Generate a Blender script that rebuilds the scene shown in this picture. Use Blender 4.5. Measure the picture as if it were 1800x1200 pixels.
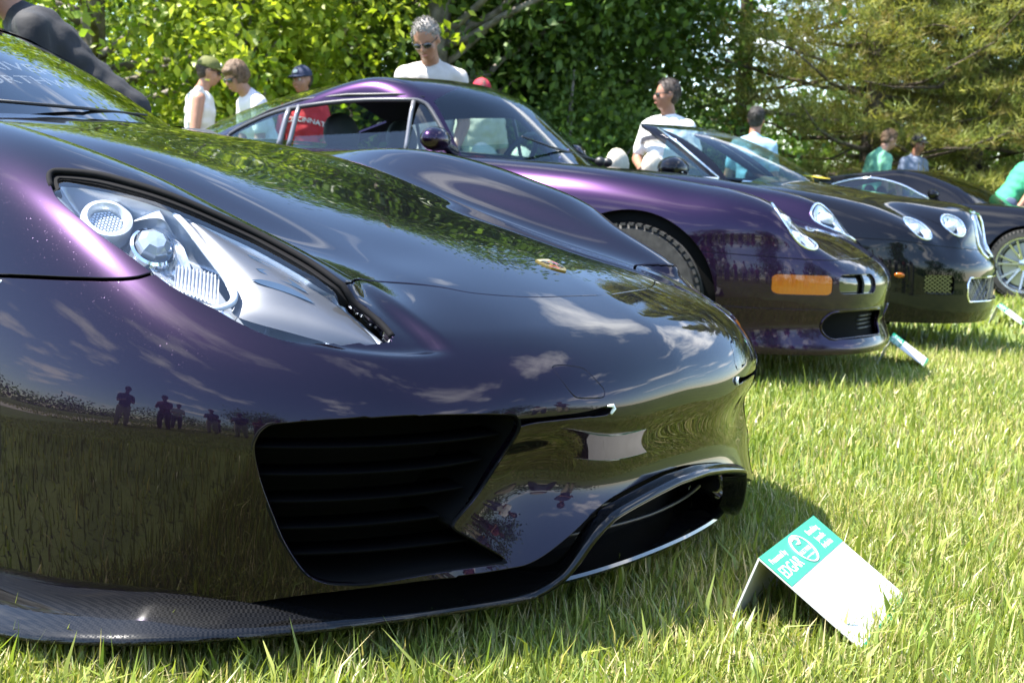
import bpy, bmesh, math, random
import numpy as np
from mathutils import Vector, Matrix
R = math.radians
random.seed(7); RNG = np.random.default_rng(7)
SC = bpy.context.scene
COL = SC.collection
for _o in list(bpy.data.objects): bpy.data.objects.remove(_o)

# ------------------------------------------------------------------ camera
CAM_POS = (2.06, -2.35, 0.83)
def _cam():
    cd = bpy.data.cameras.new('camera'); co = bpy.data.objects.new('camera', cd); COL.objects.link(co)
    yaw, pitch, roll = R(124.1), R(7.1), R(3.2)
    f = Vector((math.cos(yaw)*math.cos(pitch), math.sin(yaw)*math.cos(pitch), -math.sin(pitch)))
    r = Vector((math.sin(yaw), -math.cos(yaw), 0)); u = r.cross(f)
    r2 = r*math.cos(roll)+u*math.sin(roll); u2 = u*math.cos(roll)-r*math.sin(roll)
    m = Matrix((r2, u2, -f)).transposed().to_4x4(); m.translation = Vector(CAM_POS)
    co.matrix_world = m
    cd.sensor_width = 36; cd.lens = 46.8; cd.clip_start = 0.05; cd.clip_end = 3000
    cd.dof.use_dof = True; cd.dof.focus_distance = 2.45; cd.dof.aperture_fstop = 10.0
    SC.camera = co
_cam()

# ------------------------------------------------------------------ sky, sun, exposure
SUN_AZ, SUN_EL = R(219), R(62)      # the side the light comes from: behind and left of the row, high
def _world():
    w = bpy.data.worlds.new('World'); SC.world = w; w.use_nodes = True
    nt = w.node_tree; N = nt.nodes; L = nt.links; N.clear()
    out = N.new('ShaderNodeOutputWorld'); bg = N.new('ShaderNodeBackground'); bg.inputs[1].default_value = 0.125
    sky = N.new('ShaderNodeTexSky'); sky.sky_type = 'NISHITA'; sky.sun_disc = False
    sky.sun_elevation = SUN_EL; sky.sun_rotation = R(90)-SUN_AZ; sky.air_density = 1.0; sky.dust_density = 0.2; sky.ozone_density = 2.5
    tc = N.new('ShaderNodeTexCoord'); sep = N.new('ShaderNodeSeparateXYZ'); L.new(tc.outputs['Generated'], sep.inputs[0])
    # clouds: project the view direction on a flat layer overhead
    mx = N.new('ShaderNodeMath'); mx.operation = 'MAXIMUM'; L.new(sep.outputs[2], mx.inputs[0]); mx.inputs[1].default_value = 0.05
    ad = N.new('ShaderNodeMath'); ad.operation = 'ADD'; L.new(mx.outputs[0], ad.inputs[0]); ad.inputs[1].default_value = 0.12
    dv = N.new('ShaderNodeVectorMath'); dv.operation = 'DIVIDE'; L.new(tc.outputs['Generated'], dv.inputs[0])
    cb = N.new('ShaderNodeCombineXYZ')
    for i in range(3): L.new(ad.outputs[0], cb.inputs[i])
    L.new(cb.outputs[0], dv.inputs[1])
    mp = N.new('ShaderNodeMapping'); mp.inputs['Location'].default_value = (4.3, 1.2, 0); mp.inputs['Scale'].default_value = (1.0, 1.6, 0.0)
    mp.inputs['Rotation'].default_value = (0, 0, R(30)); L.new(dv.outputs[0], mp.inputs[0])
    nz = N.new('ShaderNodeTexNoise'); nz.inputs['Scale'].default_value = 1.15; nz.inputs['Detail'].default_value = 9; nz.inputs['Roughness'].default_value = 0.56
    L.new(mp.outputs[0], nz.inputs[0])
    rp = N.new('ShaderNodeValToRGB'); rp.color_ramp.elements[0].position = 0.555; rp.color_ramp.elements[1].position = 0.66; L.new(nz.outputs[0], rp.inputs[0])
    fd = N.new('ShaderNodeMapRange'); fd.inputs[1].default_value = .02; fd.inputs[2].default_value = .14; L.new(sep.outputs[2], fd.inputs[0])
    mu = N.new('ShaderNodeMath'); mu.operation = 'MULTIPLY'; L.new(rp.outputs[0], mu.inputs[0]); L.new(fd.outputs[0], mu.inputs[1])
    mixn = N.new('ShaderNodeMix'); mixn.data_type = 'RGBA'
    L.new(mu.outputs[0], mixn.inputs[0]); L.new(sky.outputs[0], mixn.inputs[6]); mixn.inputs[7].default_value = (9.0, 9.2, 9.6, 1)
    L.new(mixn.outputs[2], bg.inputs[0]); L.new(bg.outputs[0], out.inputs[0])
_world()
def _sun():
    ld = bpy.data.lights.new('sun', 'SUN'); lo = bpy.data.objects.new('sun', ld); COL.objects.link(lo)
    ld.energy = 5.0; ld.angle = R(0.53); ld.color = (1.0, 0.95, 0.87)
    d = Vector((math.cos(SUN_AZ)*math.cos(SUN_EL), math.sin(SUN_AZ)*math.cos(SUN_EL), math.sin(SUN_EL)))
    lo.rotation_euler = d.to_track_quat('Z', 'Y').to_euler(); lo.location = (0, 0, 30)
_sun()
vs = SC.view_settings; vs.view_transform = 'Standard'; vs.look = 'None'; vs.gamma = 1; vs.use_curve_mapping = False; vs.exposure = 2.12
SC.cycles.max_bounces = 10; SC.cycles.glossy_bounces = 6; SC.cycles.transmission_bounces = 8; SC.cycles.transparent_max_bounces = 24
SC.cycles.caustics_reflective = False; SC.cycles.caustics_refractive = False; SC.cycles.sample_clamp_indirect = 6.0
SC.cycles.use_denoising = True

# ------------------------------------------------------------------ materials
MATS = {}
def mat(name, color=(.5,.5,.5), rough=.5, metal=0.0, coat=0.0, coat_r=.02, spec=.5, trans=0.0, ior=1.45, emis=None, alpha=1.0, sheen=0, sss=0, trl=0):
    if name in MATS: return MATS[name]
    m = bpy.data.materials.new(name); m.use_nodes = True; b = m.node_tree.nodes['Principled BSDF']; I = b.inputs
    I['Base Color'].default_value = (*color, 1); I['Roughness'].default_value = rough; I['Metallic'].default_value = metal
    I['Coat Weight'].default_value = coat; I['Coat Roughness'].default_value = coat_r; I['Specular IOR Level'].default_value = spec
    I['Transmission Weight'].default_value = trans; I['IOR'].default_value = ior; I['Alpha'].default_value = alpha
    if sss: I['Subsurface Weight'].default_value = sss; I['Subsurface Radius'].default_value = (.012,.006,.004); I['Subsurface Scale'].default_value = 1
    if emis: I['Emission Color'].default_value = (*emis, 1); I['Emission Strength'].default_value = 1
    MATS[name] = m; return m
def nodes(m): nt = m.node_tree; return nt, nt.nodes, nt.links, nt.nodes['Principled BSDF']
def noise_color(name, c1, c2, scale=8, detail=5, rough=.6, lo=.35, hi=.65, coords='Object', bump=0, bscale=None, **kw):
    m = mat(name, c1, rough, **kw)
    nt, N, L, b = nodes(m)
    tc = N.new('ShaderNodeTexCoord'); nz = N.new('ShaderNodeTexNoise'); nz.inputs['Scale'].default_value = scale; nz.inputs['Detail'].default_value = detail
    L.new(tc.outputs[coords], nz.inputs[0]); rp = N.new('ShaderNodeValToRGB')
    e = rp.color_ramp.elements; e[0].position = lo; e[0].color = (*c1, 1); e[1].position = hi; e[1].color = (*c2, 1)
    L.new(nz.outputs[0], rp.inputs[0]); L.new(rp.outputs[0], b.inputs['Base Color'])
    if bump:
        n2 = N.new('ShaderNodeTexNoise'); n2.inputs['Scale'].default_value = bscale or scale*4; n2.inputs['Detail'].default_value = 6; L.new(tc.outputs[coords], n2.inputs[0])
        bp = N.new('ShaderNodeBump'); bp.inputs['Strength'].default_value = bump; bp.inputs['Distance'].default_value = .01
        L.new(n2.outputs[0], bp.inputs['Height']); L.new(bp.outputs[0], b.inputs['Normal'])
    return m
def car_paint(name, color, flake=(.25,.1,.35), flake_amt=.5, flake_scale=900, rough=.30, metal=.85):
    """dark metallic base under a clear coat, with sparse tilted flakes in the base"""
    m = mat(name, color, rough, metal=metal, coat=1.0, coat_r=.004); nt, N, L, b = nodes(m); b.inputs['Coat IOR'].default_value = 1.36; b.inputs['Specular Tint'].default_value = (.12,.06,.16,1)
    if flake_amt:
        tc = N.new('ShaderNodeTexCoord'); vo = N.new('ShaderNodeTexVoronoi'); vo.inputs['Scale'].default_value = flake_scale; L.new(tc.outputs['Object'], vo.inputs[0])
        sp = N.new('ShaderNodeSeparateXYZ'); L.new(vo.outputs['Color'], sp.inputs[0])
        gt = N.new('ShaderNodeMath'); gt.operation = 'GREATER_THAN'; L.new(sp.outputs[1], gt.inputs[0]); gt.inputs[1].default_value = 1-.10*flake_amt
        lt = N.new('ShaderNodeMath'); lt.operation = 'LESS_THAN'; L.new(vo.outputs['Distance'], lt.inputs[0]); lt.inputs[1].default_value = .42
        ml = N.new('ShaderNodeMath'); ml.operation = 'MULTIPLY'; L.new(gt.outputs[0], ml.inputs[0]); L.new(lt.outputs[0], ml.inputs[1])
        sub = N.new('ShaderNodeVectorMath'); sub.operation = 'SUBTRACT'; L.new(vo.outputs['Color'], sub.inputs[0]); sub.inputs[1].default_value = (.5,.5,.5)
        sc2 = N.new('ShaderNodeMath'); sc2.operation = 'MULTIPLY'; L.new(ml.outputs[0], sc2.inputs[0]); sc2.inputs[1].default_value = .4
        scl = N.new('ShaderNodeVectorMath'); scl.operation = 'SCALE'; L.new(sub.outputs[0], scl.inputs[0]); L.new(sc2.outputs[0], scl.inputs['Scale'])
        ge = N.new('ShaderNodeNewGeometry'); ad = N.new('ShaderNodeVectorMath'); ad.operation = 'ADD'; L.new(ge.outputs['Normal'], ad.inputs[0]); L.new(scl.outputs[0], ad.inputs[1])
        nm = N.new('ShaderNodeVectorMath'); nm.operation = 'NORMALIZE'; L.new(ad.outputs[0], nm.inputs[0]); L.new(nm.outputs[0], b.inputs['Normal'])
        mx = N.new('ShaderNodeMix'); mx.data_type = 'RGBA'; L.new(ml.outputs[0], mx.inputs[0]); mx.inputs[6].default_value = (*color, 1); mx.inputs[7].default_value = (*flake, 1)
        L.new(mx.outputs[2], b.inputs['Base Color']); L.new(ge.outputs['Normal'], b.inputs['Coat Normal'])
    return m

# ------------------------------------------------------------------ objects
def link(o, parent=None):
    COL.objects.link(o)
    if parent is not None: o.parent = parent
    return o
def tag(o, label=None, cat=None, group=None, kind=None):
    if label: o['label'] = label
    if cat: o['category'] = cat
    if group: o['group'] = group
    if kind: o['kind'] = kind
    return o
def empty(name, loc=(0,0,0), rz=0):
    o = bpy.data.objects.new(name, None); COL.objects.link(o); o.location = loc; o.rotation_euler = (0,0,rz); o.empty_display_size = .1
    return o
def mesh_np(name, V, T, material, parent=None, N=None, smooth=True, mats=None, midx=None):
    """mesh object from numpy vertices and a triangle/quad array (or list of lists)"""
    me = bpy.data.meshes.new(name); V = np.asarray(V, float)
    if isinstance(T, np.ndarray):
        k = T.shape[1]; me.vertices.add(len(V)); me.vertices.foreach_set('co', V.astype(np.float32).ravel())
        me.loops.add(T.size); me.loops.foreach_set('vertex_index', T.astype(np.int32).ravel())
        me.polygons.add(len(T)); me.polygons.foreach_set('loop_start', (np.arange(len(T))*k).astype(np.int32))
        try: me.polygons.foreach_set('loop_total', np.full(len(T), k, np.int32))
        except Exception: pass
        me.update(calc_edges=True)
    else:
        me.from_pydata([tuple(v) for v in V], [], [tuple(t) for t in T]); me.update()
    me.validate()
    if smooth: me.polygons.foreach_set('use_smooth', np.ones(len(me.polygons), bool))
    for mm in (mats or [material]): me.materials.append(mm)
    if midx is not None: me.polygons.foreach_set('material_index', np.asarray(midx, np.int32))
    if N is not None and len(me.vertices) == len(V):
        nn = np.asarray(N, float); nn = nn/np.maximum(np.linalg.norm(nn, axis=1, keepdims=True), 1e-9)
        me.normals_split_custom_set_from_vertices([tuple(x) for x in nn])
    o = bpy.data.objects.new(name, me); link(o, parent); return o
class MB:
    """small mesh collector: boxes, tubes, lathes, prisms, grids -> one mesh object"""
    def __init__(s): s.V = []; s.F = []; s.M = []; s.mi = 0
    def add(s, V, F):
        b = len(s.V); s.V += [tuple(map(float, v)) for v in V]; s.F += [tuple(b+i for i in f) for f in F]; s.M += [s.mi]*len(F); return s
    def box(s, c, d, rot=None):
        cx, cy, cz = c; x, y, z = d[0]/2, d[1]/2, d[2]/2
        P = [Vector((a*x, b*y, e*z)) for a in (-1,1) for b in (-1,1) for e in (-1,1)]
        if rot is not None: P = [rot @ p for p in P]
        return s.add([p+Vector(c) for p in P], [(0,1,3,2),(4,6,7,5),(0,4,5,1),(2,3,7,6),(0,2,6,4),(1,5,7,3)])
    def tube(s, pts, rad, n=8, cap=True, flat=1.0):
        pts = [Vector(p) for p in pts]; k = len(pts); rad = rad if hasattr(rad, '__len__') else [rad]*k
        V = []; up = None
        for i, p in enumerate(pts):
            t = (pts[min(i+1,k-1)]-pts[max(i-1,0)]).normalized()
            if up is None: up = t.orthogonal().normalized()
            up = (up - t*up.dot(t)); up = up.normalized() if up.length > 1e-6 else t.orthogonal().normalized()
            sd = t.cross(up)
            for j in range(n):
                a = 2*math.pi*j/n; V.append(p + (up*math.cos(a)*flat+sd*math.sin(a))*rad[i])
        F = [(i*n+j, i*n+(j+1)%n, (i+1)*n+(j+1)%n, (i+1)*n+j) for i in range(k-1) for j in range(n)]
        if cap: F += [tuple(range(n-1,-1,-1)), tuple((k-1)*n+j for j in range(n))]
        return s.add(V, F)
    def lathe(s, prof, c=(0,0,0), axis='Z', n=24, ang=2*math.pi, a0=0):
        full = abs(ang-2*math.pi) < 1e-6; m = n if full else n+1; V = []
        for r, z in prof:
            for j in range(m):
                a = a0+ang*j/n; x, y = r*math.cos(a), r*math.sin(a)
                p = (x, y, z) if axis == 'Z' else ((x, z, y) if axis == 'Y' else (z, x, y))
                V.append((p[0]+c[0], p[1]+c[1], p[2]+c[2]))
        F = []
        for i in range(len(prof)-1):
            for j in range(n):
                j2 = (j+1) % m; f = (i*m+j, i*m+j2, (i+1)*m+j2, (i+1)*m+j); F.append(f if axis != 'Y' else f[::-1])
        return s.add(V, F)
    def prism(s, poly, a, b):
        """poly: list of 3D points (closed), extruded by vectors a -> b"""
        n = len(poly); A = [Vector(p)+Vector(a) for p in poly]; B = [Vector(p)+Vector(b) for p in poly]
        return s.add(A+B, [tuple(range(n-1,-1,-1)), tuple(range(n,2*n))]+[(i,(i+1)%n,n+(i+1)%n,n+i) for i in range(n)])
    def grid(s, P):
        """P[i][j] of 3D points"""
        a, b = len(P), len(P[0])
        return s.add([p for r in P for p in r], [(i*b+j, (i+1)*b+j, (i+1)*b+j+1, i*b+j+1) for i in range(a-1) for j in range(b-1)])
    def ellip(s, c, r, n=12, m=8, rot=None):
        V = []; F = []
        for i in range(m+1):
            th = math.pi*i/m
            for j in range(n):
                p = Vector((r[0]*math.sin(th)*math.cos(2*math.pi*j/n), r[1]*math.sin(th)*math.sin(2*math.pi*j/n), r[2]*math.cos(th)))
                if rot is not None: p = rot @ p
                V.append(p+Vector(c))
        for i in range(m):
            for j in range(n): F.append((i*n+j, (i+1)*n+j, (i+1)*n+(j+1)%n, i*n+(j+1)%n))
        return s.add(V, F)
    def build(s, name, material, parent=None, smooth=True, mats=None, bevel=0, autosm=None):
        me = bpy.data.meshes.new(name); me.from_pydata(s.V, [], s.F); me.update()
        for mm in (mats or [material]): me.materials.append(mm)
        if mats: me.polygons.foreach_set('material_index', np.array(s.M, np.int32))
        if smooth: me.polygons.foreach_set('use_smooth', np.ones(len(me.polygons), bool))
        if autosm and smooth:
            bm = bmesh.new(); bm.from_mesh(me); bmesh.ops.remove_doubles(bm, verts=bm.verts, dist=1e-6); ca = R(autosm)
            for e in bm.edges:
                if len(e.link_faces) == 2 and e.calc_face_angle(0) > ca: e.smooth = False
            bm.to_mesh(me); bm.free()
        o = bpy.data.objects.new(name, me); link(o, parent)
        if bevel:
            md = o.modifiers.new('bevel', 'BEVEL'); md.width = bevel; md.segments = 2; md.limit_method = 'ANGLE'
        return o
def copy_tree(o, parent=None):
    c = o.copy(); COL.objects.link(c); c.parent = parent
    for ch in list(o.children): copy_tree(ch, c)
    return c

# ------------------------------------------------------------------ surfaces: splines, root finding, trimming
def resample(xs, zs, xq):
    xs = np.array(xs, float); zs = np.array(zs, float); xq = np.asarray(xq, float); h = np.diff(xs); d = np.diff(zs)/h
    m = np.zeros_like(zs)
    if len(xs) > 2: m[1:-1] = (d[:-1]*h[1:]+d[1:]*h[:-1])/(h[1:]+h[:-1])
    m[0] = d[0]; m[-1] = d[-1]
    i = np.clip(np.searchsorted(xs, xq)-1, 0, len(xs)-2); t = (xq-xs[i])/h[i]
    r = (2*t**3-3*t**2+1)*zs[i]+(t**3-2*t**2+t)*h[i]*m[i]+(-2*t**3+3*t**2)*zs[i+1]+(t**3-t**2)*h[i]*m[i+1]
    r = np.where(xq < xs[0], zs[0]+(xq-xs[0])*m[0], r); return np.where(xq > xs[-1], zs[-1]+(xq-xs[-1])*m[-1], r)
class Table:
    """smooth height table z(x,|y|): rows {y: [(x,z)...]} resampled to a uniform cubic B-spline"""
    def __init__(s, rows, x0, x1, dx, y1, dy, sym=True):
        s.x0, s.dx, s.dy = x0, dx, dy; xq = np.arange(x0, x1+dx/2, dx); yh = np.arange(0, y1+dy/2, dy) if sym else np.arange(min(rows), y1+dy/2, dy)
        Ys = sorted(rows); A = np.array([resample([p[0] for p in rows[y]], [p[1] for p in rows[y]], xq) for y in Ys])
        T = np.array([resample(Ys, A[:, i], yh) for i in range(len(xq))])
        if sym: T = np.concatenate([T[:, :0:-1], T], 1); s.y0 = -yh[-1]
        else: s.y0 = yh[0]
        nx, ny = T.shape; E = np.zeros((nx+2, ny+2)); E[1:-1, 1:-1] = T; E[0, 1:-1] = 2*T[0]-T[1]; E[-1, 1:-1] = 2*T[-1]-T[-2]
        E[:, 0] = 2*E[:, 1]-E[:, 2]; E[:, -1] = 2*E[:, -2]-E[:, -3]; s.E = E; s.nx, s.ny = nx, ny
    def __call__(s, x, y):
        def w(t): return [(1-t)**3/6, (3*t**3-6*t**2+4)/6, (-3*t**3+3*t**2+3*t+1)/6, t**3/6]
        fx = np.clip((x-s.x0)/s.dx, 0, s.nx-1-1e-9); fy = np.clip((y-s.y0)/s.dy, 0, s.ny-1-1e-9)
        ix = np.floor(fx).astype(int); iy = np.floor(fy).astype(int); wx = w(fx-ix); wy = w(fy-iy); r = 0; W = s.ny+2; Ef = s.E.ravel()
        for a in range(4):
            base = np.minimum(ix+a, s.nx+1)*W; t = 0
            for b in range(4): t = t+wy[b]*Ef[base+np.minimum(iy+b, s.ny+1)]
            r = r+wx[a]*t
        return r
def smax(a, b, k):
    h = np.clip(.5+.5*(a-b)/k, 0, 1); return b*(1-h)+a*h+k*h*(1-h)
def smin(a, b, k): return -smax(-a, -b, k)
def sstep(a, b, x):
    t = np.clip((x-a)/(b-a), 0, 1); return t*t*(3-2*t)
def cast(G, O, D, tmax=2.5, n=40, it=22):
    """first root of G along rays (G<0 inside at the origin)"""
    m = len(O); lo = np.zeros(m); hi = np.full(m, float(tmax)); found = np.zeros(m, bool)
    for k in range(1, n+1):
        t = tmax*k/n; a = ~found
        if not a.any(): break
        idx = np.where(a)[0]; P = O[idx]+D[idx]*t; g = G(P[:, 0], P[:, 1], P[:, 2]) > 0
        hit = idx[g]; hi[hit] = t; found[hit] = True; lo[idx[~g]] = t
    for _ in range(it):
        t = (lo+hi)/2; P = O+D*t[:, None]; g = G(P[:, 0], P[:, 1], P[:, 2]) > 0; hi = np.where(g, t, hi); lo = np.where(g, lo, t)
    return O+D*((lo+hi)/2)[:, None], found
def grad(G, P, e=1.5e-3):
    X, Y, Z = P.T; g = np.stack([G(X+e, Y, Z)-G(X-e, Y, Z), G(X, Y+e, Z)-G(X, Y-e, Z), G(X, Y, Z+e)-G(X, Y, Z-e)], 1)
    return g/np.maximum(np.linalg.norm(g, axis=1, keepdims=True), 1e-12)
def grid_tris(a, b):
    i, j = np.meshgrid(np.arange(a-1), np.arange(b-1), indexing='ij'); p = (i*b+j).ravel()
    return np.concatenate([np.stack([p, p+b, p+b+1], 1), np.stack([p, p+b+1, p+1], 1)])
class Surf:
    def __init__(s, V, N, T): s.V, s.N, s.T = np.asarray(V, float), np.asarray(N, float), np.asarray(T, int)
    def compact(s):
        u, inv = np.unique(s.T.ravel(), return_inverse=True); return Surf(s.V[u], s.N[u], inv.reshape(-1, 3))
    def clip(s, f):
        """keep where f>=0 (f per vertex); cuts triangles along f=0"""
        ins = f >= 0; T = s.T; c = ins[T].sum(1); keep = T[c == 3]; mixT = T[(c == 1) | (c == 2)]
        if len(mixT) == 0: return Surf(s.V, s.N, keep).compact()
        newV, newN, E = [], [], {}; V, N = s.V, s.N; base = len(V); out = []
        def cut(a, b):
            k = (a, b) if a < b else (b, a)
            if k not in E:
                t = f[k[0]]/(f[k[0]]-f[k[1]]); E[k] = base+len(newV); newV.append(V[k[0]]+(V[k[1]]-V[k[0]])*t); newN.append(N[k[0]]+(N[k[1]]-N[k[0]])*t)
            return E[k]
        for tri in mixT.tolist():
            i = [bool(ins[v]) for v in tri]
            if sum(i) == 1:
                k = i.index(True); a, b, c_ = tri[k], tri[(k+1)%3], tri[(k+2)%3]; out.append((a, cut(a, b), cut(a, c_)))
            else:
                k = i.index(False); a, b, c_ = tri[k], tri[(k+1)%3], tri[(k+2)%3]; p, q = cut(a, b), cut(a, c_); out += [(p, b, c_), (p, c_, q)]
        return Surf(np.concatenate([V, np.array(newV)]), np.concatenate([N, np.array(newN)]), np.concatenate([keep, np.array(out)])).compact()
    def offset(s, d): return Surf(s.V+s.N*d, s.N, s.T)
    def mirror(s): return Surf(s.V*[1,-1,1], s.N*[1,-1,1], s.T[:, ::-1])
    def join(s, o): return Surf(np.concatenate([s.V, o.V]), np.concatenate([s.N, o.N]), np.concatenate([s.T, o.T+len(s.V)]))
    def weld(s):
        """merge the two halves along the centre line"""
        V = s.V; m = np.abs(V[:, 1]) < 1e-5; idx = np.arange(len(V)); k = {}
        for i in np.where(m)[0]:
            key = (round(V[i, 0], 6), round(V[i, 2], 6), round(s.N[i, 0], 2)); idx[i] = k.setdefault(key, i)
        N = s.N.copy(); N[m, 1] = 0; return Surf(V, N, idx[s.T]).compact()
    def border(s):
        e = np.concatenate([s.T[:, [0,1]], s.T[:, [1,2]], s.T[:, [2,0]]]); k = np.sort(e, 1); key = k[:, 0]*len(s.V)+k[:, 1]
        u, idx, cnt = np.unique(key, return_index=True, return_counts=True); return e[idx[cnt == 1]]
    def rim(s, depth=.012, skip=None, inner=0.0):
        """fold the open edges inwards by depth so a panel shows its thickness"""
        B = s.border()
        if skip is not None:
            m = ~(skip(s.V[B[:, 0]]) & skip(s.V[B[:, 1]])); B = B[m]
        if len(B) == 0: return s
        u, inv = np.unique(B.ravel(), return_inverse=True); B2 = inv.reshape(-1, 2); n = len(s.V); P = s.V[u]; Nn = s.N[u]
        # outward side direction of every border vertex
        sd = np.zeros_like(P); ev = s.V[B[:, 1]]-s.V[B[:, 0]]; side = np.cross(ev, (s.N[B[:, 0]]+s.N[B[:, 1]])/2)
        side /= np.maximum(np.linalg.norm(side, axis=1, keepdims=True), 1e-9)
        np.add.at(sd, B2[:, 0], side); np.add.at(sd, B2[:, 1], side); sd /= np.maximum(np.linalg.norm(sd, axis=1, keepdims=True), 1e-9)
        r = .0018; V1 = P; V2 = P+sd*r*.9-Nn*r; V3 = P+sd*r*.9-Nn*depth; k = len(u)
        V = np.concatenate([s.V, V1, V2, V2, V3]); NN = np.concatenate([s.N, Nn, (Nn*.45+sd), sd, sd])
        T = []
        for a, b in ((0, 1), (2, 3)):
            A0 = n+a*k+B2[:, 0]; A1 = n+a*k+B2[:, 1]; C0 = n+b*k+B2[:, 0]; C1 = n+b*k+B2[:, 1]
            T += [np.stack([A1, A0, C0], 1), np.stack([A1, C0, C1], 1)]
        return Surf(V, NN, np.concatenate([s.T]+T))
    def build(s, name, material, parent=None):
        V, T = s.V, s.T; fn = np.cross(V[T[:, 1]]-V[T[:, 0]], V[T[:, 2]]-V[T[:, 0]]); bad = (fn*(s.N[T[:, 0]]+s.N[T[:, 1]]+s.N[T[:, 2]])).sum(1) < 0; s.T = np.where(bad[:, None], T[:, ::-1], T)
        return mesh_np(name, s.V, s.T, material, parent, N=s.N)
def polysdf(p, poly):
    """signed distance (positive inside) of 2D points to a closed polygon"""
    p = np.asarray(p, float); poly = np.asarray(poly, float); out = np.full(len(p), -9.0)
    lo, hi = poly.min(0)-.06, poly.max(0)+.06; m = np.all((p > lo) & (p < hi), 1); q = p[m]
    if len(q) == 0: return out
    d = np.full(len(q), 1e9); ins = np.zeros(len(q), bool)
    for a, b in zip(poly, np.roll(poly, -1, 0)):
        e = b-a; w = q-a; t = np.clip((w@e)/max(e@e, 1e-12), 0, 1); d = np.minimum(d, np.linalg.norm(w-t[:, None]*e, axis=1))
        c = ((a[1] <= q[:, 1]) != (b[1] <= q[:, 1])); xx = a[0]+(q[:, 1]-a[1])/(b[1]-a[1]+1e-15)*e[0]; ins ^= c & (q[:, 0] < xx)
    out[m] = np.where(ins, d, -d); return out
def smooth_loop(pts, n=10, closed=True):
    """Catmull-Rom through the points"""
    P = np.asarray(pts, float); k = len(P); out = []
    rng = range(k if closed else k-1)
    for i in rng:
        if closed: a, b, c, d = P[i-1], P[i], P[(i+1)%k], P[(i+2)%k]
        else: a, b, c, d = P[max(i-1,0)], P[i], P[i+1], P[min(i+2,k-1)]
        for t in np.arange(n)/n: out.append(.5*((2*b)+(-a+c)*t+(2*a-5*b+4*c-d)*t*t+(-a+3*b-3*c+d)*t**3))
    if not closed: out.append(P[-1])
    return np.array(out)
def polyline_side(p, line):
    """signed distance of 2D points to an open polyline (positive on its left)"""
    p = np.asarray(p, float); line = np.asarray(line, float); d = np.full(len(p), 1e9); s = np.ones(len(p)); n = len(line)-1
    for i in range(n):
        a, b = line[i], line[i+1]; e = b-a; w = p-a; t = (w@e)/max(e@e, 1e-12)
        t = np.clip(t, -1e9 if i == 0 else 0, 1e9 if i == n-1 else 1); q = w-t[:, None]*e; dd = np.linalg.norm(q, axis=1); better = dd < d-1e-12
        d = np.where(better, dd, d); s = np.where(better, np.sign(e[0]*w[:, 1]-e[1]*w[:, 0]), s)
    return d*s
# ================================================================== shared car pieces
M_RUBBER = noise_color('tyre_rubber', (.012,.012,.012), (.03,.029,.028), 30, rough=.75)
M_BLACK = mat('black_plastic', (.012,.012,.013), .45)
M_VOID = mat('matt_black', (.004,.004,.004), .9, spec=.1)
M_GLOSSBLK = mat('gloss_black', (.006,.006,.007), .08, coat=1)
M_CHROME = mat('chrome', (.82,.83,.85), .06, metal=1)
M_SILVER = mat('silver_paint', (.55,.56,.58), .28, metal=.9)
M_ALLOY = mat('alloy', (.62,.63,.65), .22, metal=1)
M_AMBER = mat('amber_lens', (.48,.11,.003), .12, coat=1)
def _ribs():
    nt, N, L, b = nodes(M_AMBER); tc = N.new('ShaderNodeTexCoord'); wv = N.new('ShaderNodeTexWave'); wv.inputs['Scale'].default_value = 28; wv.bands_direction = 'Y'; L.new(tc.outputs['Object'], wv.inputs[0])
    bp = N.new('ShaderNodeBump'); bp.inputs['Strength'].default_value = .22; bp.inputs['Distance'].default_value = .003; L.new(wv.outputs[1], bp.inputs['Height']); L.new(bp.outputs[0], b.inputs['Normal'])
_ribs()
M_WIRE = mat('grille_wire', (.22,.225,.235), .3, metal=1)
def clear_glass(name, tint=(1,1,1), base=.06, gloss_tint=(1,1,1)):
    """thin pane: see-through, with a Fresnel mirror on top"""
    m = bpy.data.materials.new(name); m.use_nodes = True; nt = m.node_tree; N = nt.nodes; L = nt.links; N.clear()
    out = N.new('ShaderNodeOutputMaterial'); mx = N.new('ShaderNodeMixShader'); tr = N.new('ShaderNodeBsdfTransparent'); gl = N.new('ShaderNodeBsdfGlossy')
    gl.inputs['Roughness'].default_value = .0; gl.inputs['Color'].default_value = (*gloss_tint, 1); tr.inputs[0].default_value = (*tint, 1)
    # Schlick reflectance, the same from both sides of the pane
    ge = N.new('ShaderNodeNewGeometry'); dt = N.new('ShaderNodeVectorMath'); dt.operation = 'DOT_PRODUCT'; L.new(ge.outputs['Normal'], dt.inputs[0]); L.new(ge.outputs['Incoming'], dt.inputs[1])
    def mth(op, a, b=None, clamp=False):
        n = N.new('ShaderNodeMath'); n.operation = op; n.use_clamp = clamp
        for i, v in enumerate((a, b)):
            if v is None: continue
            if isinstance(v, (int, float)): n.inputs[i].default_value = v
            else: L.new(v, n.inputs[i])
        return n.outputs[0]
    c = mth('ABSOLUTE', dt.outputs['Value']); f = mth('MULTIPLY_ADD', mth('POWER', mth('SUBTRACT', 1.0, c, True), 5.0), 1-base); f.node.inputs[2].default_value = base
    L.new(f, mx.inputs[0]); L.new(tr.outputs[0], mx.inputs[1]); L.new(gl.outputs[0], mx.inputs[2]); L.new(mx.outputs[0], out.inputs[0])
    MATS[name] = m; return m
M_LENS = clear_glass('lamp_lens', (.97,.98,1.0))
M_WIND = clear_glass('window_glass', (.62,.78,.76))
M_WIND2 = clear_glass('tinted_window_glass', (.30,.40,.40))
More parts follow.
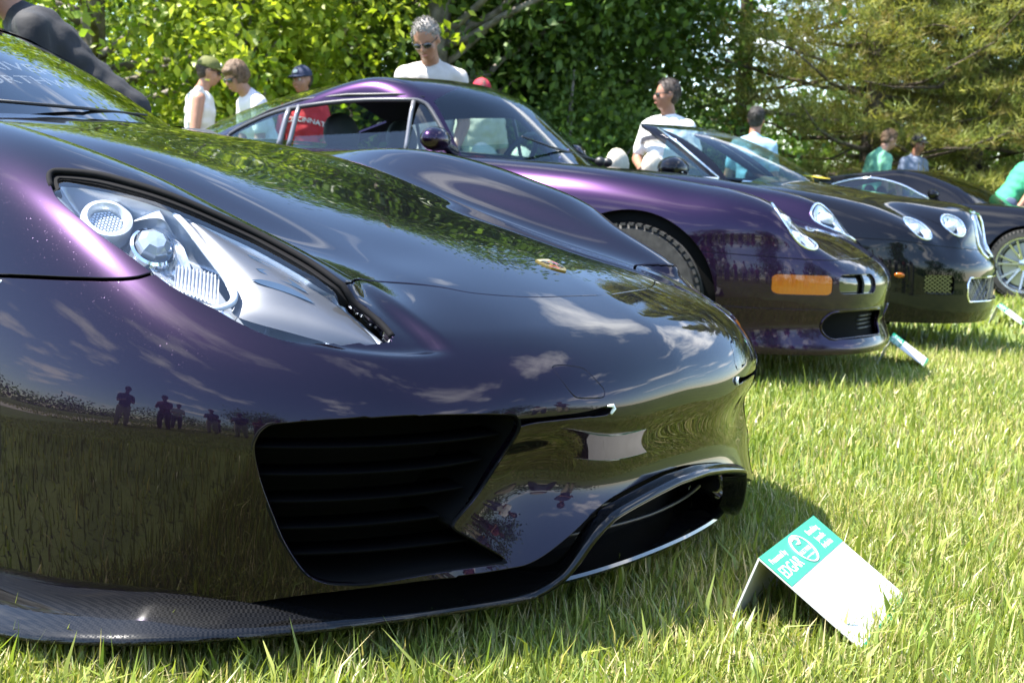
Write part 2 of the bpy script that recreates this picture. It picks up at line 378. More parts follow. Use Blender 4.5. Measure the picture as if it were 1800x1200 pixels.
def carbon_fibre():
    m = mat('carbon_fibre', (.012,.012,.013), .35, coat=1.0, coat_r=.02); nt, N, L, b = nodes(m)
    tc = N.new('ShaderNodeTexCoord'); mp = N.new('ShaderNodeMapping'); mp.inputs['Rotation'].default_value = (0,0,R(45)); L.new(tc.outputs['Object'], mp.inputs[0])
    ck = N.new('ShaderNodeTexChecker'); ck.inputs['Scale'].default_value = 260; ck.inputs[1].default_value = (.0045,.0045,.005,1); ck.inputs[2].default_value = (.0012,.0012,.0012,1)
    L.new(mp.outputs[0], ck.inputs[0]); L.new(ck.outputs[0], b.inputs['Base Color'])
    mr = N.new('ShaderNodeMapRange'); mr.inputs[3].default_value = .25; mr.inputs[4].default_value = .55; L.new(ck.outputs[1], mr.inputs[0]); L.new(mr.outputs[0], b.inputs['Roughness'])
    b.inputs['Metallic'].default_value = 0; b.inputs['Specular IOR Level'].default_value = .04; b.inputs['Coat IOR'].default_value = 1.38
    return m
M_CARBON = carbon_fibre()
def make_wheel(parent, c, rad, width, rim_r, spokes=5, side=-1, rim_mat=None, twin=False, name='wheel'):
    """wheel facing -Y (side=-1) or +Y: empty > tyre, rim, disc"""
    w = bpy.data.objects.new(name, None); link(w, parent); w.location = c; rim_mat = rim_mat or M_ALLOY; s = side; h = width/2
    t = MB(); pr = [(rim_r, -h*.85), (rim_r+.012, -h), (rad-.05, -h*1.04), (rad-.022, -h*.98), (rad-.006, -h*.82), (rad, -h*.6), (rad, h*.6), (rad-.006, h*.82), (rad-.022, h*.98), (rim_r+.012, h), (rim_r, h*.85)]
    t.lathe([(r, s*z) for r, z in pr], axis='Y', n=64)
    # tread grooves as raised ribs and side blocks
    for z in (-.55, -.2, .2, .55): t.lathe([(rad, z*h-.012), (rad+.005, z*h-.010), (rad+.005, z*h+.010), (rad, z*h+.012)], axis='Y', n=64)
    for k in range(56):
        a = 2*math.pi*k/56
        for z in (-.86, .86):
            p = Vector((math.cos(a)*(rad-.004), z*h, math.sin(a)*(rad-.004))); t.box(p, (.012, h*.3, .022), Matrix.Rotation(-a, 3, 'Y'))
    t.build('tyre', M_RUBBER, w, autosm=30)
    r = MB(); r.lathe([(rim_r*.97, s*h*.8), (rim_r+.006, s*h*.92), (rim_r+.008, s*h*.98), (rim_r-.006, s*h*.97), (rim_r-.03, s*h*.72), (rim_r-.035, 0), (rim_r-.03, -s*h*.8)], axis='Y', n=64)
    r.lathe([(.0, s*h*.80), (.035, s*h*.80), (.06, s*h*.74), (.075, s*h*.5), (.075, s*h*.2)], axis='Y', n=32)
    for k in range(spokes):
        for dd in ((-.16, .16) if twin else (0,)):
            a = 2*math.pi*k/spokes+.3; a2 = a+dd; wd0, wd1 = (.016, .013) if twin else (.035, .028)
            p0 = Vector((math.cos(a+dd*.25)*.055, 0, math.sin(a+dd*.25)*.055)); p1 = Vector((math.cos(a2)*(rim_r-.018), 0, math.sin(a2)*(rim_r-.018)))
            d = (p1-p0).normalized(); q = Vector((-d.z, 0, d.x)); F = []
            for p, wd, y0, y1 in ((p0, wd0, .78, .45), ((p0+p1)/2, (wd0+wd1)/2, .84, .56), (p1, wd1, .92, .66)):
                F.append([p+q*wd*.7+Vector((0, s*h*y0, 0)), p+q*wd+Vector((0, s*h*(y0-.12), 0)), p+q*wd+Vector((0, s*h*y1, 0)), p-q*wd+Vector((0, s*h*y1, 0)), p-q*wd+Vector((0, s*h*(y0-.12), 0)), p-q*wd*.7+Vector((0, s*h*y0, 0))])
            r.add([v for f in F for v in f], [(i*6+j, i*6+(j+1)%6, (i+1)*6+(j+1)%6, (i+1)*6+j) for i in range(2) for j in range(6)])
    r.build('rim', rim_mat, w, autosm=35)
    d = MB(); d.lathe([(.05, s*h*.10), (rim_r*.82, s*h*.10), (rim_r*.82, -s*h*.05), (.05, -s*h*.05)], axis='Y', n=40); d.build('brake_disc', M_SILVER, w, autosm=30)
    return w
def sweep(path, prof, closed=False):
    """sweep a profile (list of (out, up)) along a path given as [(pos, out, up), ...] -> V, F"""
    V = []; m = len(prof)
    for pos, o, u in path:
        for a, b in prof: V.append(Vector(pos)+Vector(o)*a+Vector(u)*b)
    F = [(i*m+j, (i+1)*m+j, (i+1)*m+(j+1)%m, i*m+(j+1)%m) for i in range(len(path)-1) for j in range(m if closed else m-1)]
    return V, F
def seg_dist3(V, L):
    d = np.full(len(V), 1e9)
    for a, b in zip(L[:-1], L[1:]):
        e = b-a; w = V-a; t = np.clip((w@e)/max(e@e, 1e-12), 0, 1); d = np.minimum(d, np.linalg.norm(w-t[:, None]*e, axis=1))
    return d
def near_field(S, par, line3, linep, closed):
    """signed metric distance of surface vertices to a curve on it: sign in parameter space, size in 3D"""
    L3 = np.concatenate([line3, line3[:1]]) if closed else line3
    lo, hi = L3.min(0)-.09, L3.max(0)+.09; near = np.all((S.V > lo) & (S.V < hi), 1)
    sg = polysdf2(par, linep) if closed else np.sign(polyline_side(par, linep))
    d = np.full(len(S.V), .2); idx = np.where(near)[0]; d[idx] = np.minimum(.2, seg_dist3(S.V[idx], L3)); return d*sg
def polysdf2(p, poly):
    """+1 inside, -1 outside"""
    q = np.asarray(p, float); ins = np.zeros(len(q), bool)
    for a, b in zip(poly, np.roll(poly, -1, 0)):
        c = ((a[1] <= q[:, 1]) != (b[1] <= q[:, 1])); xx = a[0]+(q[:, 1]-a[1])/(b[1]-a[1]+1e-15)*(b[0]-a[0]); ins ^= c & (q[:, 0] < xx)
    return np.where(ins, 1.0, -1.0)
def geo_normals(S):
    V, T = S.V, S.T; fn = np.cross(V[T[:, 1]]-V[T[:, 0]], V[T[:, 2]]-V[T[:, 0]]); n = np.zeros_like(V)
    for k in range(3): np.add.at(n, T[:, k], fn)
    return n/np.maximum(np.linalg.norm(n, axis=1, keepdims=True), 1e-12)
def taubin(n, S, it=3):
    """average normals over neighbours"""
    T = S.T
    for _ in range(it):
        a = n.copy()
        for i, j in ((0,1),(1,2),(2,0)): np.add.at(a, T[:, i], n[T[:, j]]); np.add.at(a, T[:, j], n[T[:, i]])
        n = a/np.maximum(np.linalg.norm(a, axis=1, keepdims=True), 1e-12)
    return n
def text_mesh(s, size, font_extrude=0):
    """2D outline mesh of a word: ([(x,y)...], [faces])"""
    cu = bpy.data.curves.new('tmp_text', 'FONT'); cu.body = s; cu.size = size; cu.fill_mode = 'FRONT'; o = bpy.data.objects.new('tmp_text', cu); COL.objects.link(o)
    dg = bpy.context.evaluated_depsgraph_get(); me = bpy.data.meshes.new_from_object(o.evaluated_get(dg)); V = [(v.co.x, v.co.y) for v in me.vertices]; F = [tuple(p.vertices) for p in me.polygons]
    bpy.data.objects.remove(o); bpy.data.curves.remove(cu); bpy.data.meshes.remove(me); return V, F
# ================================================================== place on the lawn from the photograph's angle
_yaw = R(124.1); VF = np.array([math.cos(_yaw), math.sin(_yaw)]); VR = np.array([math.sin(_yaw), -math.cos(_yaw)])
def ground_z(x, y):
    """the lawn is level round the first two cars and falls away slowly behind them"""
    t = np.maximum(np.asarray(y, float)-3.2, 0); return -.112*(1-np.exp(-(t/2.4)**1.5))
def spot(d, side):
    """ground point d metres ahead of where the photographer stands and side metres to his right"""
    p = np.array(CAM_POS[:2])+VF*d+VR*side; return Vector((p[0], p[1], float(ground_z(p[0], p[1]))))
def color_mat(name, rough=.55, trl=.35, spec=.3, attr='tint', tr_boost=(1.3,1.35,.7)):
    """diffuse plus light passing through, coloured by the mesh's own tint attribute"""
    m = bpy.data.materials.new(name); m.use_nodes = True; nt = m.node_tree; N = nt.nodes; L = nt.links; b = N['Principled BSDF']; out = N['Material Output']
    at = N.new('ShaderNodeAttribute'); at.attribute_name = attr; L.new(at.outputs['Color'], b.inputs['Base Color']); b.inputs['Roughness'].default_value = rough; b.inputs['Specular IOR Level'].default_value = spec
    t = N.new('ShaderNodeBsdfTranslucent'); mu = N.new('ShaderNodeVectorMath'); mu.operation = 'MULTIPLY'; L.new(at.outputs['Color'], mu.inputs[0]); mu.inputs[1].default_value = tr_boost; L.new(mu.outputs[0], t.inputs[0])
    mx = N.new('ShaderNodeMixShader'); mx.inputs[0].default_value = trl; L.new(b.outputs[0], mx.inputs[1]); L.new(t.outputs[0], mx.inputs[2]); L.new(mx.outputs[0], out.inputs[0]); MATS[name] = m; return m
def set_tint(o, C):
    a = o.data.color_attributes.new('tint', 'FLOAT_COLOR', 'POINT'); c = np.ones((len(C), 4), np.float32); c[:, :3] = C; a.data.foreach_set('color', c.ravel())
M_GRASS = color_mat('grass_blades', .42, .35, .45, tr_boost=(1.25,1.3,.6)); M_LEAF = color_mat('leaves', .45, .45, .35); M_NEEDLE = color_mat('needles', .55, .42, .25, tr_boost=(1.2,1.2,.7))
M_BARK = noise_color('bark', (.10,.085,.07), (.24,.21,.18), 9, 8, .9, bump=.8, bscale=30)
M_BARKD = noise_color('dark_bark', (.06,.045,.035), (.14,.11,.085), 9, 8, .9, bump=.8, bscale=30)
def make_lawn():
    c = np.array(CAM_POS[:2]); r = np.concatenate([np.arange(0, 16, .4), np.geomspace(16, 900, 40)]); a = np.linspace(0, 2*math.pi, 97)[:-1]
    P = [(c[0], c[1])]+[(c[0]+q*math.cos(t), c[1]+q*math.sin(t)) for q in r[1:] for t in a]; P = np.array(P); V = np.column_stack([P, ground_z(P[:, 0], P[:, 1])]); n = len(a); F = [(0, 1+j, 1+(j+1) % n) for j in range(n)]
    for i in range(len(r)-2):
        for j in range(n): F.append((1+i*n+j, 1+(i+1)*n+j, 1+(i+1)*n+(j+1) % n, 1+i*n+(j+1) % n))
    m = noise_color('lawn_soil', (.070,.098,.020), (.13,.16,.038), 3.5, 8, .95, bump=.5, bscale=60)
    o = mesh_np('lawn', V, F, m); tag(o, kind='structure')
    # a pale gravel path crosses the park behind the photographer
    q0 = [(3.5, -9.0), (14, -14.5), (34, -30)]; pw = 1.9; V = []; 
    for i, (x, y) in enumerate([(-30, -1.0+-3), (-14, -5.5)]+q0):
        d = Vector((.9, -.42)) ; nrm = Vector((.42, .9)); V += [(x+nrm.x*pw, y+nrm.y*pw, .006), (x-nrm.x*pw, y-nrm.y*pw, .006)]
    p = mesh_np('path', V, [(2*i, 2*i+1, 2*i+3, 2*i+2) for i in range(4)], noise_color('gravel', (.36,.31,.25), (.50,.45,.38), 25, 8, .95)); tag(p, kind='structure')
make_lawn()
def make_grass():
    def field(n, xy, hgt, wid, lean=.45, dry=.21, wide=0.0):
        x, y = xy; z = ground_z(x, y); m = len(x); az = RNG.uniform(0, 2*math.pi, m); h = hgt*RNG.lognormal(0, .28, m); w = wid*RNG.uniform(.7, 1.3, m)
        ln = np.abs(RNG.normal(0, lean, m))+.08; d = np.stack([np.cos(az), np.sin(az), np.zeros(m)], 1); s = np.stack([-np.sin(az), np.cos(az), np.zeros(m)], 1); s += RNG.normal(0, .35, (m, 3))*[1,1,.3]
        s /= np.linalg.norm(s, axis=1, keepdims=True); B = np.stack([x, y, z-.004], 1); up = np.array([0, 0, 1.0])
        M1 = B+up*(h*.52)[:, None]*np.cos(ln*.5)[:, None]+d*(h*.52*np.sin(ln*.55))[:, None]; TP = B+up*(h*np.cos(ln))[:, None]+d*(h*np.sin(ln)*1.05)[:, None]
        V = np.stack([B-s*w[:, None]*.45, B+s*w[:, None]*.45, M1-s*w[:, None]*.5, M1+s*w[:, None]*.5, TP], 1).reshape(-1, 3)
        i = np.arange(m)*5; T = np.concatenate([np.stack([i, i+1, i+3], 1), np.stack([i, i+3, i+2], 1), np.stack([i+2, i+3, i+4], 1)])
        patch = .5+.5*np.sin(x*2.3+1.3*np.sin(y*1.7))*np.sin(y*2.9+x*.8); g = np.array([.135,.205,.034]); yg = np.array([.30,.32,.070]); st = np.array([.50,.43,.21])
        u = np.clip(RNG.normal(.35+.3*patch, .25, m), 0, 1)[:, None]; C = g*(1-u)+yg*u; isd = RNG.uniform(0, 1, m) < dry*(.6+.8*patch); C[isd] = st*RNG.uniform(.6, 1.1, (isd.sum(), 1)); C *= RNG.uniform(.75, 1.2, (m, 1))
        return V, T, np.repeat(C, 5, 0)
    def wedge(n, d0, d1, s0, s1):
        """points in front of the photographer between two distances, inside the view plus a margin"""
        u = RNG.uniform(0, 1, n); d = np.sqrt(d0*d0+(d1*d1-d0*d0)*u); t = RNG.uniform(s0, s1, n); p = np.array(CAM_POS[:2])+VF*d[:, None]+VR*(d*t)[:, None]; return p[:, 0], p[:, 1]
    parts = [field(0, wedge(135000, .9, 3.6, -.46, .50), .045, .0034), field(0, wedge(85000, 3.6, 8.0, -.2, .46), .049, .0052), field(0, wedge(42000, 8.0, 20, -.1, .46), .07, .013, dry=.10),
             field(0, wedge(2600, 1.0, 3.2, -.4, .45), .070, .0080, lean=.7, dry=.02), field(0, wedge(2600, .9, 3.4, -.4, .45), .062, .0022, lean=1.0, dry=.9)]
    # lawn beside, behind and under the photographer: it shows in the paint
    n = 56000; r = np.sqrt(RNG.uniform(.02, 1, n))*4.0; a = RNG.uniform(0, 2*math.pi, n); x = 2.2+r*np.cos(a); y = -2.6+r*np.sin(a); v = np.stack([x-CAM_POS[0], y-CAM_POS[1]], 1); inview = ((v@VF) > .9) & (np.abs(v@VR) < .46*(v@VF)); x, y = x[~inview], y[~inview]
    parts.append(field(0, (x, y), .052, .0055, dry=.2))
    n = 20000; r = 4.0+RNG.uniform(0, 1, n)**1.3*20; a = RNG.uniform(R(-150), R(35), n); parts.append(field(0, (2.2+r*np.cos(a), -2.6+r*np.sin(a)), .08, .034, dry=.2))
    # tufts of weeds by the splitter
    V = np.concatenate([p[0] for p in parts]); C = np.concatenate([p[2] for p in parts]); off = 0; T = []
    for p in parts: T.append(p[1]+off); off += len(p[0])
    T = np.concatenate(T)
    # nothing grows through the wheels and the tray of the first car
    o = mesh_np('grass', V, T, M_GRASS, smooth=False); set_tint(o, C); tag(o, 'short green lawn with dry straw in it', 'grass', kind='stuff')
make_grass()

# ------------------------------------------------------------------ trees
def leaf_cloud(cent, rad, n, size, cols, up=.55, flat=1.0, wide=.62):
    """n leaves around clump centres -> V, T, C ; each leaf is a diamond folded along its midrib"""
    k = RNG.integers(0, len(cent), n); P = cent[k]+RNG.normal(0, 1, (n, 3))*rad[k][:, None]*[1, 1, flat]*.5
    ax = RNG.normal(0, 1, (n, 3)); ax[:, 2] -= .5; ax /= np.linalg.norm(ax, axis=1, keepdims=True)
    nr = RNG.normal(0, 1, (n, 3)); nr[:, 2] = np.abs(nr[:, 2])+up; nr -= ax*(nr*ax).sum(1, keepdims=True); nr /= np.linalg.norm(nr, axis=1, keepdims=True); sd = np.cross(ax, nr)
    s = size*RNG.uniform(.6, 1.35, n)[:, None]; w = s*wide*.5
    V = np.stack([P, P+ax*s*.45+sd*w+nr*s*.07, P+ax*s, P+ax*s*.45-sd*w+nr*s*.07], 1).reshape(-1, 3); i = np.arange(n)*4
    T = np.concatenate([np.stack([i, i+1, i+2], 1), np.stack([i, i+2, i+3], 1)])
    cols = np.array(cols); c = cols[RNG.integers(0, len(cols), len(cent))][k]*.6+cols[RNG.integers(0, len(cols), n)]*.4; c = c*RNG.uniform(.75, 1.25, (n, 1))
    return V, T, np.repeat(c, 4, 0)
def limb(mb, p0, p1, r0, r1, wob=.12, n=7):
    p0, p1 = Vector(p0), Vector(p1); L = (p1-p0).length; pts = []; rr = []
    for i in range(n):
        t = i/(n-1); j = Vector((random.gauss(0, 1), random.gauss(0, 1), random.gauss(0, .5)))*wob*L*.12*math.sin(math.pi*t); pts.append(p0.lerp(p1, t)+j+Vector((0, 0, -.06*L*math.sin(math.pi*t)))); rr.append(r0*(1-t)+r1*t)
    mb.tube(pts, rr, 8)
def broadleaf(name, base, h, trunk_r, crown_c, crown_r, n_clump, n_leaf, leaf, cols, label, bark=None, crad=.75, low=0.0, group='broadleaf trees behind the cars', lean=(0,0), shell=.55):
    root = empty(name, base); mb = MB(); top = Vector((lean[0], lean[1], h))
    pts = [Vector((0,0,-.1)), Vector((0,0,.15)), top*.25+Vector((.03,.02,0)), top*.5, top*.75+Vector((-.05,.04,0)), top]; mb.tube(pts, [trunk_r*1.5, trunk_r*1.15, trunk_r, trunk_r*.8, trunk_r*.55, trunk_r*.2], 12)
    cc = np.array(crown_c); cr = np.array(crown_r); g = RNG.normal(0, 1, (n_clump, 3)); g /= np.linalg.norm(g, axis=1, keepdims=True); rr = RNG.uniform(shell**3, 1, n_clump)**(1/3); cent = cc+g*rr[:, None]*cr*(1+.18*np.sin(g[:, :1]*5+g[:, 1:2]*4)); cent = cent[cent[:, 2] > low]
    for p in cent[:26]:
        t = min(.92, max(.18, (p[2]-.8)/h*.75)); q = top*t; limb(mb, q, p, trunk_r*(.45-.3*t), .012)
    mb.build('trunk', bark or M_BARK, root)
    V, T, C = leaf_cloud(cent, np.full(len(cent), crad)*RNG.uniform(.6, 1.3, len(cent)), n_leaf, leaf, cols); o = mesh_np('crown', V, T, M_LEAF, root, smooth=False); set_tint(o, C)
    tag(root, label, 'tree', group); return root
BRIGHT = [(.24,.30,.022),(.18,.26,.022),(.32,.36,.035),(.13,.20,.02)]; DARK = [(.058,.108,.022),(.082,.142,.03),(.118,.178,.04),(.046,.086,.02)]; MIDG = [(.095,.17,.032),(.135,.21,.04),(.07,.135,.026)]
broadleaf('maple_tree', spot(15.2, -4.9), 5.6, .16, (0,0,2.6), (4.0,3.6,2.9), 190, 48000, .108, BRIGHT, 'bright yellow-green leafy tree behind the man in the tank top', crad=.85, low=-.4)
broadleaf('young_maple_tree', spot(13.6, -2.9), 4.2, .05, (0,0,2.0), (.95,.9,1.9), 50, 6500, .105, BRIGHT, 'slim yellow-green sapling beside the brown-haired man', crad=.5, low=.1)
broadleaf('oak_tree', spot(18.5, -2.3), 7, .30, (0,.5,3.5), (4.4,3.6,3.5), 220, 48000, .125, DARK, 'dense dark green tree directly behind the navy-capped man', crad=1.0, low=.3, bark=M_BARKD)
broadleaf('grey_trunk_tree', spot(15.6, -1.25), 7.4, .155, (.3,1.6,4.9), (3.0,2.4,2.4), 140, 26000, .12, DARK+MIDG, 'tall tree with a smooth grey trunk behind the grey-haired man', crad=.9, low=2.6, lean=(.4,.3))
broadleaf('elm_tree', spot(20.0, .4), 7.2, .24, (0,0,3.5), (2.5,2.6,3.5), 180, 40000, .12, MIDG+DARK, 'leafy mid-green tree between the grey trunk and the first pine', crad=.95, low=.2, bark=M_BARKD)
broadleaf('leafy_shrub', spot(15.8, .55), 2.2, .05, (0,0,.95), (1.5,1.2,1.05), 60, 12000, .085, MIDG+[(.13,.19,.04)], 'rounded green shrub behind the windscreen of the purple coupe', crad=.5, low=-.1, group='shrubs behind the cars')
broadleaf('low_shrub', spot(17.2, 2.0), 1.8, .05, (0,0,.8), (1.5,1.2,.95), 50, 10000, .085, MIDG, 'low green shrub behind the man in the white polo shirt', crad=.5, low=-.1, group='shrubs behind the cars')
def pine(name, base, h, rad, n_br, n_tuft, label, cols, first=.12, tr=.17, seed=0):
    root = empty(name, base); mb = MB(); top = Vector((random.uniform(-.3,.3), random.uniform(-.3,.3), h))
    mb.tube([Vector((0,0,-.1)), top*.02, top*.3+Vector((.05,0,0)), top*.65, top], [tr*1.4, tr, tr*.8, tr*.5, .02], 10); cent = []; dirs = []
    for i in range(n_br):
        t = first+(1-first)*(i/n_br)**.95; a = i*2.399+random.uniform(-.3,.3); L = rad*(1-t)**.65*random.uniform(.55, 1.1)*min(1, .55+(t-first)*3); q = top*t; tip = q+Vector((math.cos(a)*L, math.sin(a)*L, random.uniform(-.25,.22)*L)); limb(mb, q, tip, .045*(1-t)+.01, .006, .3, 5)
        for k in range(max(3, int(n_tuft/n_br))):
            u = random.uniform(.18, 1.05); sp = .17*L; cent.append(q.lerp(tip, u)+Vector((random.gauss(0, sp), random.gauss(0, sp), random.gauss(.05, .06)))); dirs.append((tip-q).normalized())
    for k in range(7):
        a = random.uniform(0, 6.28); z = random.uniform(.06, first+.2)*h; L = random.uniform(.5, 1.3); limb(mb, (0,0,z), (math.cos(a)*L, math.sin(a)*L, z+random.uniform(-.3,.3)), .022, .005, .5, 5)
    mb.build('trunk', M_BARKD, root); cent = np.array(cent); n = len(cent); nn = 15
    d = RNG.normal(0, 1, (n, nn, 3)); d[:, :, 2] += .7; d += np.array(dirs)[:, None]*.7; d /= np.linalg.norm(d, axis=2, keepdims=True); s = RNG.normal(0, 1, (n, nn, 3)); s = np.cross(d, s); s /= np.linalg.norm(s, axis=2, keepdims=True); ln = RNG.uniform(.10, .21, (n, nn, 1)); w = .0125
    P = cent[:, None]+RNG.normal(0, .05, (n, nn, 3))*[1.3,1.3,.6]; V = np.stack([P-s*w*.55, P+s*w*.55, P+d*ln], 2).reshape(-1, 3); T = np.arange(n*nn*3).reshape(-1, 3)
    cols = np.array(cols); C = cols[RNG.integers(0, len(cols), n)][:, None]*RNG.uniform(.75, 1.25, (n, nn, 1)); o = mesh_np('crown', V, T, M_NEEDLE, root, smooth=False); set_tint(o, np.repeat(C.reshape(-1, 3), 3, 0)); tag(root, label, 'tree', 'pines behind the cars'); return root
PIN = [(.23,.24,.055),(.18,.21,.05),(.28,.28,.07),(.13,.16,.04),(.22,.185,.06)]
pine('pine_tree', spot(21.5, 3.5), 7.5, 2.4, 55, 1500, 'thin open pine with sky showing between its boughs', PIN[1:4], first=.10)
pine('pine_tree', spot(19.0, 4.9), 8, 3.4, 95, 7200, 'broad yellow-green pine behind the dark-haired head', PIN, first=.03)
pine('pine_tree', spot(19.5, 6.5), 8.4, 3.3, 95, 7200, 'yellow-green pine behind the standing man in green', PIN, first=.03)
pine('pine_tree', spot(20.5, 8.1), 8.8, 3.2, 85, 6200, 'dark pine with a tall bare trunk at the far right', [(.11,.14,.036),(.08,.11,.028),(.15,.165,.045)], first=.16, tr=.2)
pine('pine_tree', spot(19.0, 9.4), 8.4, 3.0, 85, 6200, 'pine at the right edge behind the bending man', PIN, first=.08)
# the wood farther back, one mass
def far_wood():
    cent = []; 
    for k in range(420):
        d = RNG.uniform(27, 34); s = RNG.uniform(-18, 20); p = spot(d, s); gap = abs(s/d-.15) < .065
        cent.append((p.x, p.y, p.z+RNG.uniform(.2, 1.8 if gap else 6)))
    cent = np.array(cent); V, T, C = leaf_cloud(cent, np.full(len(cent), 2.2), 60000, .24, DARK+MIDG, flat=.8); o = mesh_np('far_wood', V, T, M_LEAF, smooth=False); set_tint(o, C); tag(o, 'dark green wood closing the view behind the trees', 'wood', kind='stuff')
far_wood()
# trees on the other side of the park: they stand behind the photographer and show only in the paint
def behind():
    for lb, x, y, h, r in (('round park tree across the lawn, mirrored at the left end of the bumper', 14, -26, 10, 5), ('broad park tree beyond the path, mirrored above the air intake', 26, -12, 9, 4.5), ('park tree mirrored on the far side of the nose', 30, 6, 10, 5)):
        broadleaf('park_tree', (x, y, 0), h, .25, (0,0,h*.58), (r,r,h*.42), 70, 4200, .45, DARK+MIDG, lb, crad=1.5, low=.8, group='park trees behind the photographer', bark=M_BARKD)
    cent = []
    for k in range(300):
        a = RNG.uniform(R(-165), R(40)); r = RNG.uniform(42, 60); cent.append((2+r*math.cos(a), -2+r*math.sin(a), RNG.uniform(.3, 4.0+2.0*math.sin(a*7)+1.2*math.sin(a*17))))
    V, T, C = leaf_cloud(np.array(cent), np.full(300, 3.4), 16000, .8, DARK+MIDG, flat=.6); o = mesh_np('distant_treeline', V, T, M_LEAF, smooth=False); set_tint(o, C); tag(o, 'low dark treeline across the park, mirrored in the paint', 'wood', kind='stuff')
behind()
# ================================================================== the purple supercar in front (nose surface as a smooth implicit shape)
H918 = Table({
 0.00: [(-1.3,.955),(-.85,.915),(-.5,.874),(-.2,.817),(.1,.752),(.35,.701),(.56,.648),(.70,.597),(.85,.525),(1.05,.40)],
 0.20: [(-1.3,.950),(-.85,.911),(-.5,.872),(-.2,.816),(.1,.750),(.35,.697),(.56,.642),(.70,.590),(.85,.515),(1.05,.39)],
 0.38: [(-1.3,.925),(-.85,.895),(-.5,.868),(-.27,.833),(-.1,.791),(.05,.749),(.24,.696),(.40,.658),(.568,.622),(.7,.574),(.85,.50),(1.05,.37)],
 0.52: [(-1.3,.88),(-.85,.86),(-.5,.828),(-.25,.781),(0,.728),(.25,.672),(.48,.626),(.6,.590),(.716,.542),(.85,.47),(1.05,.35)],
 0.62: [(-1.3,.86),(-.85,.858),(-.5,.856),(-.25,.832),(0,.797),(.1,.774),(.2,.748),(.3,.722),(.36,.705),(.45,.673),(.53,.636),(.6,.586),(.7,.526),(.85,.44),(1.05,.33)],
 0.72: [(-1.3,.84),(-.68,.876),(-.46,.894),(-.33,.889),(-.15,.861),(.05,.816),(.16,.786),(.32,.710),(.42,.648),(.55,.578),(.66,.523),(.8,.45),(1.05,.33)],
 0.82: [(-1.3,.79),(-.68,.838),(-.4,.862),(-.15,.836),(0,.795),(.15,.738),(.3,.662),(.44,.588),(.55,.535),(.66,.482),(.8,.41),(1.05,.28)],
 0.90: [(-1.3,.72),(-.68,.765),(-.4,.785),(-.15,.768),(0,.735),(.15,.685),(.3,.618),(.44,.548),(.6,.465),(.8,.36),(1.05,.22)],
 0.97: [(-1.3,.60),(-.4,.665),(0,.625),(.3,.525),(.6,.385),(.8,.29),(1.05,.15)],
 1.10: [(-1.3,.20),(-.4,.30),(0,.25),(.3,.18),(.6,.05),(1.05,-.2)]}, -1.5, 1.2, .06, 1.2, .05)
# how far the front stands forward of (+) or behind (-) the plan outline: rows by |y|, along z
X918 = Table({
 0.00: [(0,.03),(.10,.026),(.16,.014),(.19,.004),(.22,-.012),(.25,-.026),(.28,-.034),(.31,-.034),(.35,-.024),(.40,-.008),(.45,.0),(.6,.0)],
 0.28: [(0,.04),(.10,.03),(.16,.012),(.20,-.008),(.24,-.027),(.28,-.038),(.31,-.038),(.35,-.027),(.40,-.009),(.45,.0),(.6,.0)],
 0.45: [(0,.04),(.10,.03),(.16,.0),(.20,-.020),(.25,-.040),(.30,-.054),(.35,-.050),(.39,-.024),(.43,-.006),(.47,.0),(.6,.0)],
 0.60: [(0,.0),(.10,-.0),(.16,-.015),(.20,-.025),(.25,-.032),(.30,-.032),(.35,-.024),(.40,-.008),(.45,.0),(.6,.0)],
 0.75: [(0,-.02),(.10,-.02),(.16,-.02),(.20,-.022),(.25,-.022),(.30,-.018),(.35,-.012),(.40,-.004),(.45,.0),(.6,.0)],
 1.10: [(0,-.02),(.10,-.02),(.16,-.02),(.20,-.020),(.25,-.018),(.30,-.014),(.35,-.010),(.40,-.004),(.45,.0),(.6,.0)]}, 0, .6, .025, 1.2, .05)
def G918(X, Y, Z):
    ay = np.abs(Y); g1 = (Z-H918(X, Y))*.93
    xo = X918(np.clip(Z, .0, .6), Y); b = 1.0+.012*np.sin(np.clip((Z-.1)/.6, 0, 1)*np.pi)
    xr = np.maximum(X-xo+.10, 0)/1.0; n = 2.65; F = (xr**n+(ay/b)**n)**(1/n); g2 = (F-1)*.97
    return smax(g1, g2, .13)
def fan918(ns=235, na=330, a0=-47, a1=152):
    s = np.linspace(-1, 0, ns); k = na*2//3; a = np.radians(np.concatenate([np.linspace(a1, 46, na-k, endpoint=False), np.linspace(46, a0, k)])); S, A = np.meshgrid(s, a, indexing='ij')
    be = np.sign(S)*np.abs(S)**2.2*R(80) if True else 0
    O = np.stack([np.full(S.size, -.22), (.74*S).ravel(), np.full(S.size, .26)], 1)
    D = np.stack([(np.cos(A)*np.cos(be)).ravel(), np.sin(be).ravel(), (np.sin(A)*np.cos(be)).ravel()], 1)
    P, ok = cast(G918, O, D); N = grad(G918, P); T = grid_tris(ns, na)
    return Surf(P, N, T[:, ::-1])
